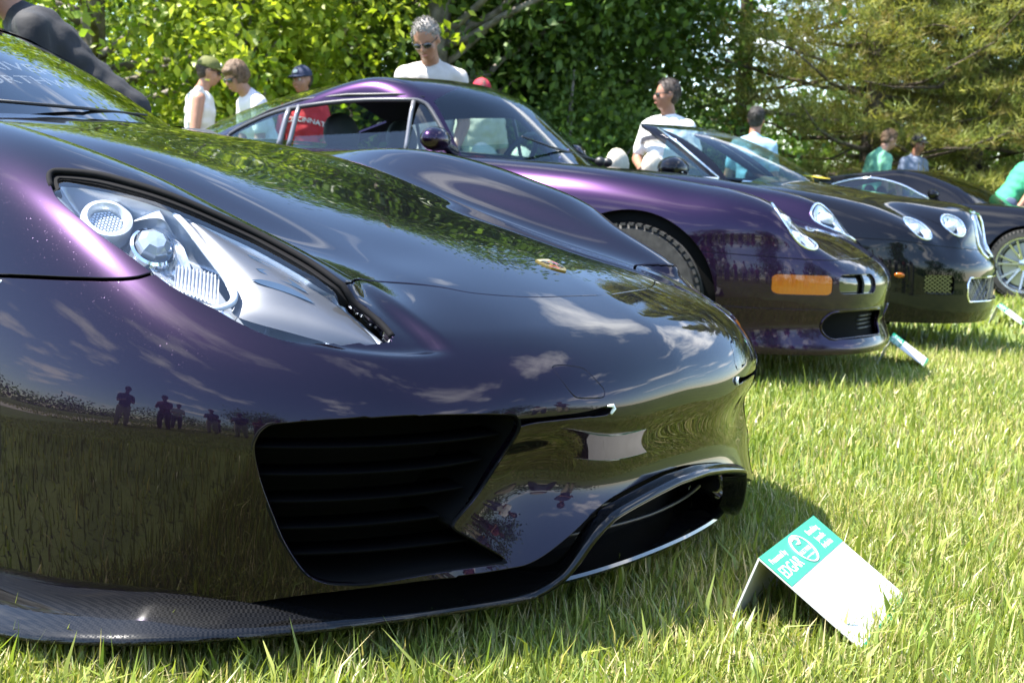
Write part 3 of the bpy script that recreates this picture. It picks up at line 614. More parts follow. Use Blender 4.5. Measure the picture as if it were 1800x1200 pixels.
# outlines of lamps, seams and openings on the nose, in car coordinates (metres)
C918 = dict(
 head=[(0.009,-0.835,0.782),(-0,-0.823,0.792),(0.011,-0.809,0.796),(0.068,-0.775,0.794),(0.138,-0.747,0.781),(0.206,-0.716,0.763),(0.269,-0.683,0.739),(0.335,-0.651,0.712),(0.381,-0.638,0.694),(0.457,-0.625,0.664),(0.53,-0.618,0.629),(0.567,-0.606,0.607),(0.599,-0.6,0.589),(0.63,-0.603,0.57),(0.646,-0.61,0.558),(0.656,-0.632,0.545),(0.632,-0.683,0.543),(0.589,-0.741,0.542),(0.551,-0.778,0.543),(0.521,-0.796,0.551),(0.478,-0.813,0.567),(0.434,-0.825,0.585),(0.403,-0.836,0.597),(0.36,-0.848,0.614),(0.318,-0.854,0.634),(0.294,-0.857,0.645),(0.247,-0.861,0.667),(0.185,-0.866,0.693),(0.129,-0.865,0.718),(0.072,-0.86,0.743),(0.032,-0.847,0.766)],
 seam=[(0.018,-0.96,0.608),(0.145,-0.938,0.615),(0.208,-0.921,0.618),(0.263,-0.9,0.621),(0.299,-0.877,0.626),(0.316,-0.854,0.635),(0.347,-0.806,0.646),(0.402,-0.742,0.649),(0.471,-0.675,0.643),(0.53,-0.618,0.629),(0.484,-0.528,0.63),(0.478,-0.504,0.627),(0.515,-0.448,0.623),(0.567,-0.397,0.618),(0.62,-0.345,0.609),(0.667,-0.224,0.601),(0.692,-0.033,0.599)],
 intake=[(0.568,-0.859,0.373),(0.571,-0.857,0.396),(0.58,-0.848,0.413),(0.597,-0.832,0.421),(0.668,-0.762,0.431),(0.751,-0.641,0.435),(0.811,-0.517,0.43),(0.822,-0.489,0.421),(0.823,-0.483,0.402),(0.813,-0.486,0.378),(0.795,-0.496,0.343),(0.782,-0.54,0.287),(0.774,-0.576,0.256),(0.77,-0.587,0.243),(0.774,-0.582,0.233),(0.796,-0.543,0.207),(0.82,-0.507,0.181),(0.823,-0.507,0.174),(0.821,-0.516,0.17),(0.76,-0.631,0.164),(0.704,-0.713,0.153),(0.672,-0.749,0.152),(0.649,-0.772,0.156),(0.629,-0.793,0.171),(0.604,-0.817,0.219),(0.588,-0.835,0.272),(0.574,-0.85,0.326)],
 tow=[(0.815,-0.378,0.501),(0.822,-0.349,0.501),(0.835,-0.31,0.494),(0.845,-0.298,0.482),(0.858,-0.284,0.465),(0.864,-0.276,0.454),(0.868,-0.282,0.442),(0.865,-0.303,0.441),(0.858,-0.341,0.444),(0.852,-0.359,0.448),(0.844,-0.37,0.463),(0.831,-0.378,0.481),(0.818,-0.382,0.496)],
 bottom=[(0.061,-0.996,0.014),(0.105,-0.993,0.024),(0.271,-0.967,0.052),(0.396,-0.929,0.079),(0.527,-0.865,0.112),(0.588,-0.824,0.128),(0.643,-0.777,0.14),(0.73,-0.679,0.153),(0.823,-0.518,0.162),(0.848,-0.452,0.169),(0.861,-0.363,0.199),(0.865,-0.256,0.239),(0.868,-0.178,0.253),(0.869,-0.057,0.265),(0.869,-0.003,0.266)],
 scoop=[(0.53,-0.618,0.629),(0.484,-0.528,0.63),(0.505,-0.519,0.622),(0.585,-0.535,0.596),(0.656,-0.541,0.565),(0.7,-0.541,0.542),(0.714,-0.544,0.532),(0.719,-0.564,0.523),(0.706,-0.602,0.517),(0.678,-0.658,0.518),(0.638,-0.711,0.523),(0.596,-0.748,0.532),(0.552,-0.779,0.542),(0.589,-0.741,0.542),(0.632,-0.683,0.543),(0.656,-0.632,0.545),(0.646,-0.61,0.558),(0.63,-0.603,0.57),(0.599,-0.6,0.589),(0.567,-0.606,0.607)],
 slot=[(0.82,-0.496,0.419),(0.84,-0.43,0.42),(0.86,-0.35,0.421),(0.872,-0.281,0.426),(0.874,-0.263,0.425),(0.876,-0.26,0.419),(0.875,-0.273,0.41),(0.872,-0.289,0.408),(0.854,-0.376,0.409),(0.832,-0.453,0.408),(0.822,-0.486,0.405)],
)
M_P918 = car_paint('dark_purple_metallic_paint', (.0112,.0066,.0156), (.035,.025,.045), .16, 1300, rough=.27)
M_SEAL = mat('rubber_seal', (.006,.006,.007), .8, spec=.12)
def par918(P):
    """(lateral, angle) parameters of the ray fan"""
    al = np.arctan2(P[:, 2]-.26, P[:, 0]+.22); rho = np.hypot(P[:, 2]-.26, P[:, 0]+.22); y = P[:, 1]; lo = np.full(len(P), -1.0); hi = np.full(len(P), 1.0)
    for _ in range(40):
        s = (lo+hi)/2; f = .74*s+rho*np.tan(np.sign(s)*np.abs(s)**2.2*R(80)); lo = np.where(f < y, s, lo); hi = np.where(f < y, hi, s)
    return np.stack([s, al], 1)
def car918():
    root = empty('purple_supercar', (0, 0, 0))
    tag(root, 'dark purple supercar filling the foreground, its nose, headlamp and carbon splitter closest', 'car', 'cars parked in a row on the lawn')
    C = {k: smooth_loop(v, 6, k not in ('seam', 'bottom')) for k, v in C918.items()}
    CP = {k: par918(v) for k, v in C.items()}
    S = fan918(); par = par918(S.V)
    # scoop in front of the lamp: the paint dips towards the tip of the lens
    sc = np.array(C918['scoop'][:13]+[(.50,-.74,.60),(.46,-.66,.645)]); scl = smooth_loop(sc, 6); f = near_field(S, par, scl, par918(scl), True)
    dip = .015*sstep(0, .034, f); m = dip > 0; S.V = S.V-S.N*dip[:, None]
    gn = taubin(geo_normals(S), S, 1); mm = taubin(np.repeat(m[:, None].astype(float), 3, 1), S, 1)[:, :1] > 0; S.N = np.where(mm, gn, S.N)
    def F(Sx, key, closed): return near_field(Sx, par918(Sx.V), C[key], CP[key], closed)
    def sym(Sx): return Sx.join(Sx.mirror()).weld()
    # lens region before it is cut away
    lensS = S.clip(F(S, 'head', True)-.0015)
    S = S.clip(-F(S, 'head', True)); S = S.clip(F(S, 'bottom', False)); S = S.clip(-F(S, 'intake', True)); S = S.clip(-F(S, 'slot', True))
    ar = np.hypot(S.V[:, 0]+.27, S.V[:, 2]-.345)-.39; S = S.clip(np.where(np.abs(S.V[:, 1]) > .6, ar, 1.0))
    cow = S.V[:, 0]+.86+.95*S.V[:, 1]**2; S = S.clip(np.where(S.V[:, 2] > .6, cow, S.V[:, 0]+.72))
    gap = .0020+.0026*sstep(.36, .46, np.abs(S.V[:, 1])); fs = F(S, 'seam', False); lid = S.clip(fs-gap); bum = S.clip(-fs-gap)
    ft = F(bum, 'tow', True); cover = bum.clip(ft-.002); cover_l = bum.clip(np.where(ft > -.0012, ft+.0012, -1.0)); bum = bum.clip(-ft-.0008)
    mid = lambda P: np.abs(P[:, 1]) < 1e-4
    sym(lid.rim(.018, mid)).build('front_lid', M_P918, root)
    bum.rim(.016, mid).join(bum.join(cover_l).rim(.016, mid).mirror()).weld().build('front_bumper', M_P918, root)
    cover.rim(.008).build('tow_eye_cover', M_P918, root)
    # black light-blocking shell added under the skin, so seams and openings read dark
    L = fan918(90, 120); lp = par918(L.V); L = L.clip(-near_field(L, lp, C['head'], CP['head'], True)-.02); L = L.clip(F(L, 'bottom', False)-.01)
    for k in ('intake',): L = L.clip(-F(L, k, True)-.004)
    L = L.clip(L.V[:, 0]+.85)
    sym(L.offset(-.02)).build('light_block_shell', M_VOID, root)
    # ---------------- headlamps
    cen, e1, e2, n = (np.array(v) for v in ((.3467,-.7517,.6588), (.9002,.2732,-.339), (-.1039,.891,.4421), (.4228,-.3627,.8304)))
    ga, gb = np.linspace(-.40, .40, 41), np.linspace(-.14, .14, 21); AA, BB = np.meshgrid(ga, gb, indexing='ij'); HO = cen+AA.reshape(-1, 1)*e1+BB.reshape(-1, 1)*e2-n*.12; HQ, _ = cast(G918, HO, np.tile(n, (len(HO), 1)), .4); HW = ((HQ-cen)@n).reshape(41, 21)
    def hsurf(a, b):
        x = min(max((a+.40)/.02, 0), 39.999); y = min(max((b+.14)/.014, 0), 19.999); i, j = int(x), int(y); u, v = x-i, y-j
        return float(HW[i, j]*(1-u)*(1-v)+HW[i+1, j]*u*(1-v)+HW[i, j+1]*(1-u)*v+HW[i+1, j+1]*u*v)
    head = C['head']; up = np.concatenate([head[-6:], head[:13*6+5]]); low = head[14*6+6:-8]
    for side in (1, -1):
        def fix(Sx): return Sx if side == 1 else Sx.mirror()
        h = bpy.data.objects.new('headlight', None); link(h, root)
        dl, du = seg_dist3(lensS.V, low), seg_dist3(lensS.V, up); t = dl/(dl+du); off = .003+.011*sstep(.25, 1, t)+.006*sstep(.45, .62, lensS.V[:, 0])
        off = off+.012*sstep(0, .034, near_field(lensS, par918(lensS.V), scl, par918(scl), True))*0
        LS = Surf(lensS.V-lensS.N*off[:, None], lensS.N, lensS.T); LS.N = taubin(geo_normals(LS), LS, 2); LS.N *= np.sign((LS.N*lensS.N).sum(1))[:, None]
        band = du-.0105
        fix(LS.clip(band).rim(.006)).build('lens', M_LENS, h)
        seal = Surf(lensS.V-lensS.N*(.004+.4*off[:, None]), lensS.N, lensS.T).clip(.013-du); seal = seal.rim(.02); seal = fix(seal); sb = MB(); ug = grad(G918, up); ud = .0045+.015*sstep(0, .034, near_field(Surf(up, ug, np.zeros((0, 3))), par918(up), scl, par918(scl), True)); sb.tube([tuple((np.array(q)-np.array(nq)*dq)*[1, side, 1]) for q, nq, dq in zip(up[::2], ug[::2], ud[::2])], .0062, 8); k0 = len(seal.V)
        sv = np.array(sb.V); st_ = np.array([t for f_ in sb.F for t in ([(f_[0], f_[1], f_[2]), (f_[0], f_[2], f_[3])] if len(f_) == 4 else [(f_[0], f_[i], f_[i+1]) for i in range(1, len(f_)-1)])]); tb_ = Surf(sv, np.zeros_like(sv), st_); tb_.N = geo_normals(tb_); seal.join(tb_).build('seal', M_SEAL, h)
        # bowl
        bo = .085*sstep(0, .05, np.minimum(dl, du))+.012; BS = Surf(lensS.V-lensS.N*bo[:, None], lensS.N, lensS.T).compact(); BS.N = geo_normals(BS)
        fix(BS).build('bowl', mat('lamp_bowl', (.30,.34,.40), .3, metal=.5), h)
        def P(a, b, d): v = cen+e1*a+e2*b+n*(d-.012+hsurf(a, b)); return Vector((v[0], v[1]*side, v[2]))
        E1 = Vector((e1[0], e1[1]*side, e1[2])); E2 = Vector((e2[0], e2[1]*side, e2[2])); NN = Vector((n[0], n[1]*side, n[2]))
        fw = Vector((.93, -.12*side, .34)).normalized()     # the way the lamps look
        def frame(ax): x = E2.cross(ax).normalized(); y = ax.cross(x).normalized(); return Matrix((x, y, ax)).transposed()
        def lathe_at(prof, c, ax, nseg=32):
            mb = MB(); mb.lathe(prof, n=nseg); Mx = frame(ax); mb.V = [tuple(Mx @ Vector(v)+c) for v in mb.V]; return mb
        ax1 = (NN*.75+Vector((.6,0,0))).normalized(); ax1 = (fw*.45+NN).normalized()
        lathe_at([(.045,-.03),(.046,0),(.044,.006),(.036,.008),(.031,.002),(.029,-.012)], P(-.234,.012,-.036), ax1).build('lamp_ring', mat('lamp_white', (.55,.58,.61), .25, metal=.35), h, autosm=40)
        hc = MB(); Mx = frame(ax1); cc = P(-.234,.012,-.036)+ax1*-.010; hc.lathe([(.0,0),(.030,0)], n=24)
        hc.V = [tuple(Mx @ Vector(v)+cc) for v in hc.V]
        for i in range(-4, 5):
            for j in range(-4, 5):
                x, y = (i+.5*(j % 2))*.0066, j*.0058
                if x*x+y*y < .027**2:
                    b = MB(); b.lathe([(.0036,-.001),(.0026,.004),(0,.0045)], n=6); hc.add([tuple(Mx @ (Vector(v)+Vector((x,y,0)))+cc) for v in b.V], b.F)
        hc.build('honeycomb', mat('lamp_honeycomb', (.6,.65,.7), .2, metal=.5), h, smooth=False)
        # projector: glass barrel between chrome shells
        lathe_at([(.0,.020),(.018,.018),(.029,.008),(.032,-.004),(.033,-.03)], P(-.128,.006,-.040), (fw*.8+NN*.8).normalized(), 8).build('projector', mat('lamp_projector', (.5,.55,.6), .06, metal=.6, coat=1), h, smooth=False)
        lathe_at([(.040,-.02),(.041,.0),(.036,.003),(.034,-.02)], P(-.128,.006,-.045), (fw*.8+NN*.8).normalized()).build('projector_ring', M_CHROME, h, autosm=40)
        bl = MB(); bl.grid([[P(a+.012*math.sin(k*.5), b, -.05+.03*math.sin(math.pi*k/8)) for (a, b) in ((-.205+.012*k,.046+.001*k), (-.208+.010*k,.062), (-.205+.0065*k,.090-.004*k))] for k in range(9)])
        bl.build('reflector', mat('lamp_white', ()), h)
        # ribbed low reflector
        A, B, Cc, D = (-.0627,-.016), (.012,.008), (.055,-.055), (-.030,-.066); rb = MB(); rows = []
        for i in range(49):
            u = i/48; dep = -.040+.006*abs(((u*12) % 1)-.5)*2
            rows.append([P(*(np.array(A)*(1-u)*(1-v)+np.array(B)*u*(1-v)+np.array(Cc)*u*v+np.array(D)*(1-u)*v), dep-.012*math.sin(math.pi*v)) for v in (0,.2,.4,.6,.8,1)])
        rb.grid(rows); rb.build('ribbed_reflector', mat('lamp_rib', (.52,.54,.57), .25, metal=.3), h, smooth=False)
        shl = MB(); shl.grid([[P(-.175+.26*u, .055-.115*u-.055*v+.012*math.sin(7*u), -.066+.012*math.sin(9*u+4*v)) for v in np.linspace(-.3, 1.2, 7)] for u in np.linspace(0, 1, 16)])
        shl.build('chrome_shell', mat('lamp_chrome', (.60,.63,.66), .14, metal=.8), h)
        # white boomerang rim
        rim = smooth_loop([(-.195,.093),(-.150,.082),(-.1007,.0618),(-.0311,.0265),(.0324,-.0044),(.069,-.030),(.0785,-.054),(.0625,-.079),(.02,-.088)], 6, False)
        tb = MB(); tb.tube([P(a, b, -.020-.01*(i < 8)) for i, (a, b) in enumerate(rim)], [.0035+.004*math.sin(math.pi*min(1, i/len(rim)*1.05)) for i in range(len(rim))], 8); tb.build('lamp_trim', mat('lamp_trim_white', (.50,.54,.58), .2), h)
        # silver cover with three gills, from the trim to the tip
        upc = smooth_loop([(-.165,.096),(-.09,.094),(-.02,.098),(.06,.097),(.14,.088),(.21,.073),(.27,.060),(.312,.044),(.328,.030)], 5, False)
        lwc = smooth_loop([(-.160,.089),(-.095,.064),(-.025,.030),(.037,-.001),(.075,-.032),(.095,-.060),(.19,-.037),(.285,-.006),(.322,.020)], 5, False)
        cdep = lambda v: -.034+.016*math.sin(math.pi*min(1, v*.92+.06))
        cv = MB(); rows = []
        for u_, l_ in zip(upc, lwc):
            rows.append([P(*(u_*(1-v)+l_*v), cdep(v)) for v in np.linspace(0, 1, 12)])
        cv.grid(rows); cv.build('lamp_cover', mat('lamp_cover_silver', (.10,.103,.11), .36, metal=.6), h)
        for (a0, b0), (a1, b1) in (((.0245,.070),(.138,.072)), ((.060,.046),(.165,.052)), ((.072,.018),(.190,.034))):
            g = MB(); pts = []
            for k in range(13):
                u = k/12; w = .0085*math.sin(math.pi*u**.7)**.8; a = a0+(a1-a0)*u; b = b0+(b1-b0)*u+.008*math.sin(math.pi*u)
                ku = np.interp(a, upc[:, 0], upc[:, 1]); kl = np.interp(a, lwc[25:, 0], lwc[25:, 1]) if a > .095 else np.interp(a, lwc[:25, 0], lwc[:25, 1]); vv = lambda b_: cdep((ku-b_)/(ku-kl))
                pts.append([P(a, b-w, vv(b-w)+.0012), P(a, b, vv(b)+.0004), P(a, b+w, vv(b+w)+.0012)])
            g.grid(pts); g.build('gill', mat('lamp_gill', (.03,.05,.08), .15), h)
    # ---------------- air intakes beside the centre
    ik = C['intake']
    for side in (1, -1):
        k = bpy.data.objects.new('air_intake', None); link(k, root); cen_i = ik.mean(0); inw = np.array([-.93, .30, .03])
        mb = MB(); rings = []
        for d, sc_ in ((-.001, 1.0), (.03, .985), (.16, .93)):
            rings.append([tuple((cen_i+(p-cen_i)*sc_+inw*d)*[1, side, 1]) for p in ik])
        nn = len(ik); V = [p for r in rings for p in r]; Fc = [(i*nn+j, i*nn+(j+1) % nn, (i+1)*nn+(j+1) % nn, (i+1)*nn+j) for i in range(2) for j in range(nn)]
        Fc.append(tuple(2*nn+j for j in range(nn))); mb.add(V, Fc); mb.build('duct', M_VOID, k, smooth=False)
        edge = MB(); edge.tube([tuple((p+inw*.004)*[1, side, 1]) for p in np.concatenate([ik, ik[:1]])], .0035, 6, cap=False); edge.build('duct_edge', mat('duct_edge_black', (.004,.004,.0045), .6, spec=.1), k)
        for q, z in enumerate((.378, .333, .288, .243, .200)):
            # thin slats set back inside the duct, ending on the slanted strut
            lf_ = ik[ik[:, 0] < .70]; a = lf_[np.argmin(np.abs(lf_[:, 2]-z))]; bnd = ik[(ik[:, 0] > .74)]; b = bnd[np.argmin(np.abs(bnd[:, 2]-z))]
            ys = np.linspace(a[1]+.012, b[1]-.004, 11); O = np.stack([np.full(11, -.1), ys, np.full(11, z)], 1); Q, _ = cast(G918, O, np.tile([1.0, 0, 0], (11, 1)), 1.4)
            pts = [Vector(((p[0]-.034)*1, p[1]*side, z+.010*i/10)) for i, p in enumerate(Q)]; V = []; o = Vector((.9, -.4*side, 0)).normalized()
            for p in pts: V += [p+o*.010, p+o*.008+Vector((0,0,.003)), p-o*.05+Vector((0,0,.005)), p-o*.05-Vector((0,0,.002)), p+o*.008-Vector((0,0,.003))]
            sl = MB(); sl.add(V, [(i*5+j, i*5+(j+1) % 5, (i+1)*5+(j+1) % 5, (i+1)*5+j) for i in range(len(pts)-1) for j in range(5)]); sl.build('slat', mat('slat_black', (.0015,.0015,.0017), .6, spec=.04), k)
    # slot beside the centre; its white tip is the tent card's reflection made as a part
    st = C['slot']
    for side in (1, -1):
        cs = st.mean(0); mb = MB(); nn = len(st); a = [tuple(p*[1, side, 1]) for p in st]; b = [tuple((cs+(p-cs)*.7+np.array([-.03, .008, .0]))*[1, side, 1]) for p in st]
        mb.add(a+b, [(j, (j+1) % nn, nn+(j+1) % nn, nn+j) for j in range(nn)]+[tuple(nn+j for j in range(nn))]); mb.build('nose_slot', M_GLOSSBLK, root, smooth=False)
        tp = MB(); tp.tube([tuple(np.array(p)*[1, side, 1]) for p in ((.8745,-.279,.426),(.8775,-.265,.4255),(.8785,-.2605,.420),(.8775,-.270,.411))], [.0018,.0035,.004,.0025], 8); tp.build('card_reflection', mat('card_reflection_white', (.85,.9,.88), .2), root)
    # ---------------- splitter: carbon lip, low outside, rising over the centre opening
    path = smooth_loop([(-.06,-1.10,.048),(.12,-1.105,.050),(.28,-1.085,.056),(.40,-1.045,.066),(.50,-.985,.076),(.63,-.845,.085),(.728,-.665,.087),(.79,-.52,.087),(.825,-.445,.090),(.842,-.412,.098),(.860,-.381,.117),(.875,-.358,.144),(.890,-.331,.182),(.902,-.302,.211),(.911,-.270,.228),(.921,-.165,.247),(.926,-.06,.259)], 7, False)
    path = np.concatenate([path, (path*[1,-1,1])[::-1]]); pl = []
    for i, p in enumerate(path):
        t = path[min(i+1, len(path)-1)]-path[max(i-1, 0)]; t /= np.linalg.norm(t); pn = np.array([t[1], -t[0], 0]); pn /= np.linalg.norm(pn)
        out = pn if pn[0]*1.0+pn[1]*np.sign(p[1]+1e-9)*.6 > 0 else -pn; u = np.cross(out, t); u = u if u[2] > 0 else -u; pl.append((p, out, u))
    profA = [(-.115,.052),(-.085,.047),(-.06,.038),(-.03,.022),(-.012,.012),(-.004,.007),(0,.002),(0,-.003),(-.005,-.007),(-.02,-.007),(-.09,.010)]
    profB = [(-.052,-.014),(-.047,.003),(-.036,.009),(-.022,.011),(-.010,.009),(-.003,.005),(0,.001),(0,-.004),(-.004,-.008),(-.02,-.012),(-.052,-.018)]
    sp = MB(); Vs = []
    for p, o, u in pl:
        k = float(sstep(.43, .30, np.array(abs(p[1])))) if abs(p[1]) > .30 else 1.0; k = 1-float(sstep(.34, .45, np.array(abs(p[1]))))
        for (a1, b1), (a2, b2) in zip(profA, profB): Vs.append(Vector(p)+Vector(o)*(a1*(1-k)+a2*k)+Vector(u)*(b1*(1-k)+b2*k))
    m_ = len(profA); sp.add(Vs, [(i*m_+j, (i+1)*m_+j, (i+1)*m_+j+1, i*m_+j+1) for i in range(len(pl)-1) for j in range(m_-1)]); sp.build('splitter', M_CARBON, root, autosm=50)
    # tray under the centre opening and the dark opening itself
    tr = smooth_loop([(.75,-.455,.094),(.80,-.415,.095),(.828,-.34,.096),(.846,-.24,.096),(.857,-.12,.096),(.860,0,.096)], 6, False); tr = np.concatenate([tr, (tr*[1,-1,1])[::-1][1:]])
    mb = MB(); mb.grid([[tuple(p+np.array([-.14*(abs(p[1])<9), 0, .012])), tuple(p+np.array([-.02, 0, .014])), tuple(p+np.array([0, 0, .010])), tuple(p+np.array([.003, 0, .004])), tuple(p+np.array([0, 0, -.002])), tuple(p+np.array([-.14, 0, -.004]))] for p in tr])
    mb.build('lower_tray', M_GLOSSBLK, root, autosm=50)
    mb = MB(); arc = [(.74-.16*(y/.45)**2*.5, y) for y in np.linspace(-.45, .45, 15)]
    mb.grid([[(x, y, z) for z in (.05, .15, .27, .36)] for x, y in arc]); mb.build('centre_opening', M_VOID, root, smooth=False)
    for zz, xx in ((.165,.83), (.21,.825)):
        mb = MB(); mb.tube([(xx-.10*(y/.3)**2*.4, y, zz+.01*abs(y)) for y in np.linspace(-.30, .30, 13)], .004, 6); mb.build('opening_rail', M_BLACK, root)
    # floor under the nose
    mb = MB(); q = [(min(x-.03, .80) if abs(y) < .46 else x-.04, y*.94, min(.105, z+.02)) for x, y, z in path[::4]]; mb.add(q+[(-.9,.9,.115),(-.9,-.9,.115)], [tuple(range(len(q)+2))]); mb.build('undertray', M_VOID, root, smooth=False)
    # ---------------- crest on the bonnet
    cx = .562; P0 = Vector((cx, 0, float(H918(np.array([cx]), np.array([0.0]))[0]))); nv = Vector(grad(G918, np.array([[cx, 0, P0.z]]))[0]); P0 = P0
    P0 = Vector(cast(G918, np.array([[cx, 0, .3]]), np.array([[0, 0, 1.0]]))[0][0]); fwv = (Vector((1,0,0))-nv*nv.x).normalized(); lf = nv.cross(fwv)
    def shield(s, kx=1.0): return [(x*s*kx, y*s) for x, y in ((-.033,-.010),(-.034,0),(-.033,.010),(-.031,.024),(-.02,.0265),(0,.0265),(.012,.024),(.022,.017),(.030,.007),(.033,0),(.030,-.007),(.022,-.017),(.012,-.024),(0,-.0265),(-.02,-.0265),(-.031,-.024))]
    def pl3(x, y, z): return P0+fwv*x+lf*y+nv*z
    em = bpy.data.objects.new('hood_crest', None); link(em, root)
    gold = mat('crest_gold', (.50,.33,.09), .25, metal=.9); red = mat('crest_red', (.30,.012,.02), .25, coat=1); blk = mat('crest_black', (.015,.012,.012), .25, coat=1); pale = mat('crest_pale_gold', (.55,.48,.26), .3, metal=.6)
    mb = MB(); mb.prism([pl3(x, y, 0) for x, y in shield(1)], nv*-.002, nv*.0028); mb.build('crest_base', gold, em, smooth=False)
    def quad(name, x0, x1, y0, y1, m_, z=.0032):
        mb = MB(); mb.prism([pl3(x0,y0,0), pl3(x1,y0,0), pl3(x1,y1,0), pl3(x0,y1,0)], nv*(z-.002), nv*z); mb.build(name, m_, em, smooth=False)
    quad('crest_band', -.029, -.021, -.022, .022, pale)
    for (xa, ya) in ((-.019, 1), (.003, -1)):
        for kk in range(3):
            quad('crest_stripe', xa+.0005, xa+.0175-(.005*kk if ya < 0 else 0), ya*(.004+.0062*kk), ya*(.004+.0062*kk+.0055), (red, blk, red)[kk])
    for (xa, ya) in ((-.019, -1), (.003, 1)):
        for kk in range(3):
            mb = MB(); mb.tube([pl3(xa+.001+.0055*kk, ya*(.005+.0165*t-.002*kk*t), .0034+.0005*math.sin(math.pi*t)) for t in np.linspace(0, 1, 6)], .0013, 5); mb.build('crest_antler', blk, em)
    mb = MB(); mb.prism([pl3(x*.33-.001, y*.36, 0) for x, y in shield(1)], nv*.001, nv*.0042); mb.build('crest_shield', gold, em, smooth=False)
    mb = MB(); mb.tube([pl3(-.004,.001,.0046), pl3(0,-.001,.0046), pl3(.004,.002,.0046)], [.002,.003,.0015], 6); mb.build('crest_horse', blk, em)
    # ---------------- side marker strips, wheels, cabin and the rest of the body
    for side in (-1, 1):
        mb = MB(); mb.tube([(-.02, side*.9735, .583), (.02, side*.966, .592), (.045, side*.957, .596), (.058, side*.951, .600)], [.010,.012,.010,.003], 8, flat=.5); mb.build('side_marker', mat('marker_clear', (.75,.8,.85), .1, coat=1), root)
        make_wheel(root, (-.27, side*.86, .345), .345, .265, .255, 10, side, M_SILVER)
        make_wheel(root, (-3.0, side*.84, .36), .36, .325, .27, 10, side, M_SILVER)
    base = [(-.70,.83),(-.86,.893),(-1.1,.992),(-1.45,1.128),(-1.8,1.222),(-2.1,1.262),(-2.5,1.23),(-3.0,1.10),(-3.5,.94)][::-1]
    RT = Table({yy: [(x-.95*yy*yy*sstep(-2.6, -1.4, np.array(x)), z-.02*yy) for x, z in base] for yy in (0, .2, .4, .6, .8)}, -3.6, -.6, .08, 1.0, .08)
    def GC(X, Y, Z): return smax((Z-RT(X, Y))*.92, (np.abs(Y)-(.655-.42*np.clip(Z-.90, -.3, .6)))*.92, .07)
    ns, na = 60, 90; y = np.linspace(-88, 88, ns); x = np.linspace(-3.3, -.72, na); TH, XX = np.meshgrid(np.radians(y), x, indexing='ij')
    O = np.stack([XX.ravel(), np.zeros(XX.size), np.full(XX.size, .70)], 1); D = np.stack([np.zeros(XX.size), np.sin(TH).ravel(), np.cos(TH).ravel()], 1)
    P, ok = cast(GC, O, D, 1.6); cab = Surf(P, grad(GC, P), grid_tris(ns, na)); nz = cab.N
    xb = lambda V: V[:, 0]+1.78+.30*V[:, 1]**2            # windscreen header line
    sidew = lambda V: .605-.42*(V[:, 2]-.90)-np.abs(V[:, 1])   # inside the A-pillars
    ws = cab.clip(xb(cab.V)).clip_(sidew) if False else cab.clip(xb(cab.V)); ws = ws.clip(sidew(ws.V)); ws.build('windscreen', clear_glass('supercar_windscreen', (.10,.13,.13)), root)
    rest = cab.clip(-np.minimum(xb(cab.V), sidew(cab.V))); rest.offset(.004).build('cabin_shell', M_P918, root)
    for k, (tx, w_, zz) in enumerate((('DRIVER', 0, .0), ('NORTHWEST', 1, 0))):
        word = text_mesh(tx, .085 if k == 0 else .075)
        V = []
        for (a, b) in word[0]:
            V.append((a, b))
        V = np.array(V); V[:, 0] -= V[:, 0].mean() if k else V[:, 0].mean(); yy = V[:, 0]+(.02 if k else .0)-.02; xx = -1.14-.09*(1-k)-V[:, 1]*1.0-.10*yy**2
        O = np.stack([xx+.0, yy, np.full(len(V), .6)], 1); Pq, ok = cast(GC, O, np.tile([0, 0, 1.0], (len(V), 1)), 1.2); Pq[:, 2] += .0015
        mb = MB(); mb.add(Pq, word[1]); mb.build('windscreen_lettering', mat('faint_lettering', (.55,.62,.66), .5, alpha=.09), root, smooth=False)
    wp = MB(); wp.tube([(-.98,-.30,.945),(-.97,.0,.945),(-1.07,.30,.945)], [.005,.005,.003], 6); wp.build('wiper', M_BLACK, root)
    ds = MB(); ds.grid([[(-.90-.1*abs(yy), yy, .86), (-1.15, yy, .92), (-1.5, yy, .88), (-1.55, yy, .6)] for yy in np.linspace(-.62, .62, 9)]); ds.build('dashboard', mat('dark_dash', (.02,.022,.024), .7), root)
    # rear body, plain
    RB = Table({0: [(-3.75,.85),(-3.2,.98),(-2.6,.95),(-1.2,.92),(-.6,.85)], .7: [(-3.75,.80),(-3.2,.96),(-2.6,.88),(-1.9,.80),(-1.2,.85),(-.6,.88)], .9: [(-3.75,.70),(-3.2,.86),(-2.6,.78),(-1.9,.70),(-1.2,.72),(-.6,.78)], 1.1: [(-3.75,.2),(-.6,.3)]}, -4, -.5, .15, 1.2, .08)
    def GR(X, Y, Z): return smax(smax((Z-RB(X, Y))*.9, np.abs(Y)-.985+.05*np.clip(.5-Z, 0, 1), .12), -(X+3.62)+0*Z, .15)
    ns, na = 60, 60; TH, XX = np.meshgrid(np.radians(np.linspace(-108, 108, ns)), np.linspace(-3.61, -.70, na), indexing='ij')
    O = np.stack([XX.ravel(), np.zeros(XX.size), np.full(XX.size, .42)], 1); D = np.stack([np.zeros(XX.size), np.sin(TH).ravel(), np.cos(TH).ravel()], 1)
    P, ok = cast(GR, O, D, 1.6); rb = Surf(P, grad(GR, P), grid_tris(ns, na)); ar = np.hypot(rb.V[:, 0]+3.0, rb.V[:, 2]-.36)-.41; rb = rb.clip(np.where(np.abs(rb.V[:, 1]) > .6, ar, 1)); ar = np.hypot(rb.V[:, 0]+.27, rb.V[:, 2]-.345)-.39; rb = rb.clip(np.where(np.abs(rb.V[:, 1]) > .6, ar, 1))
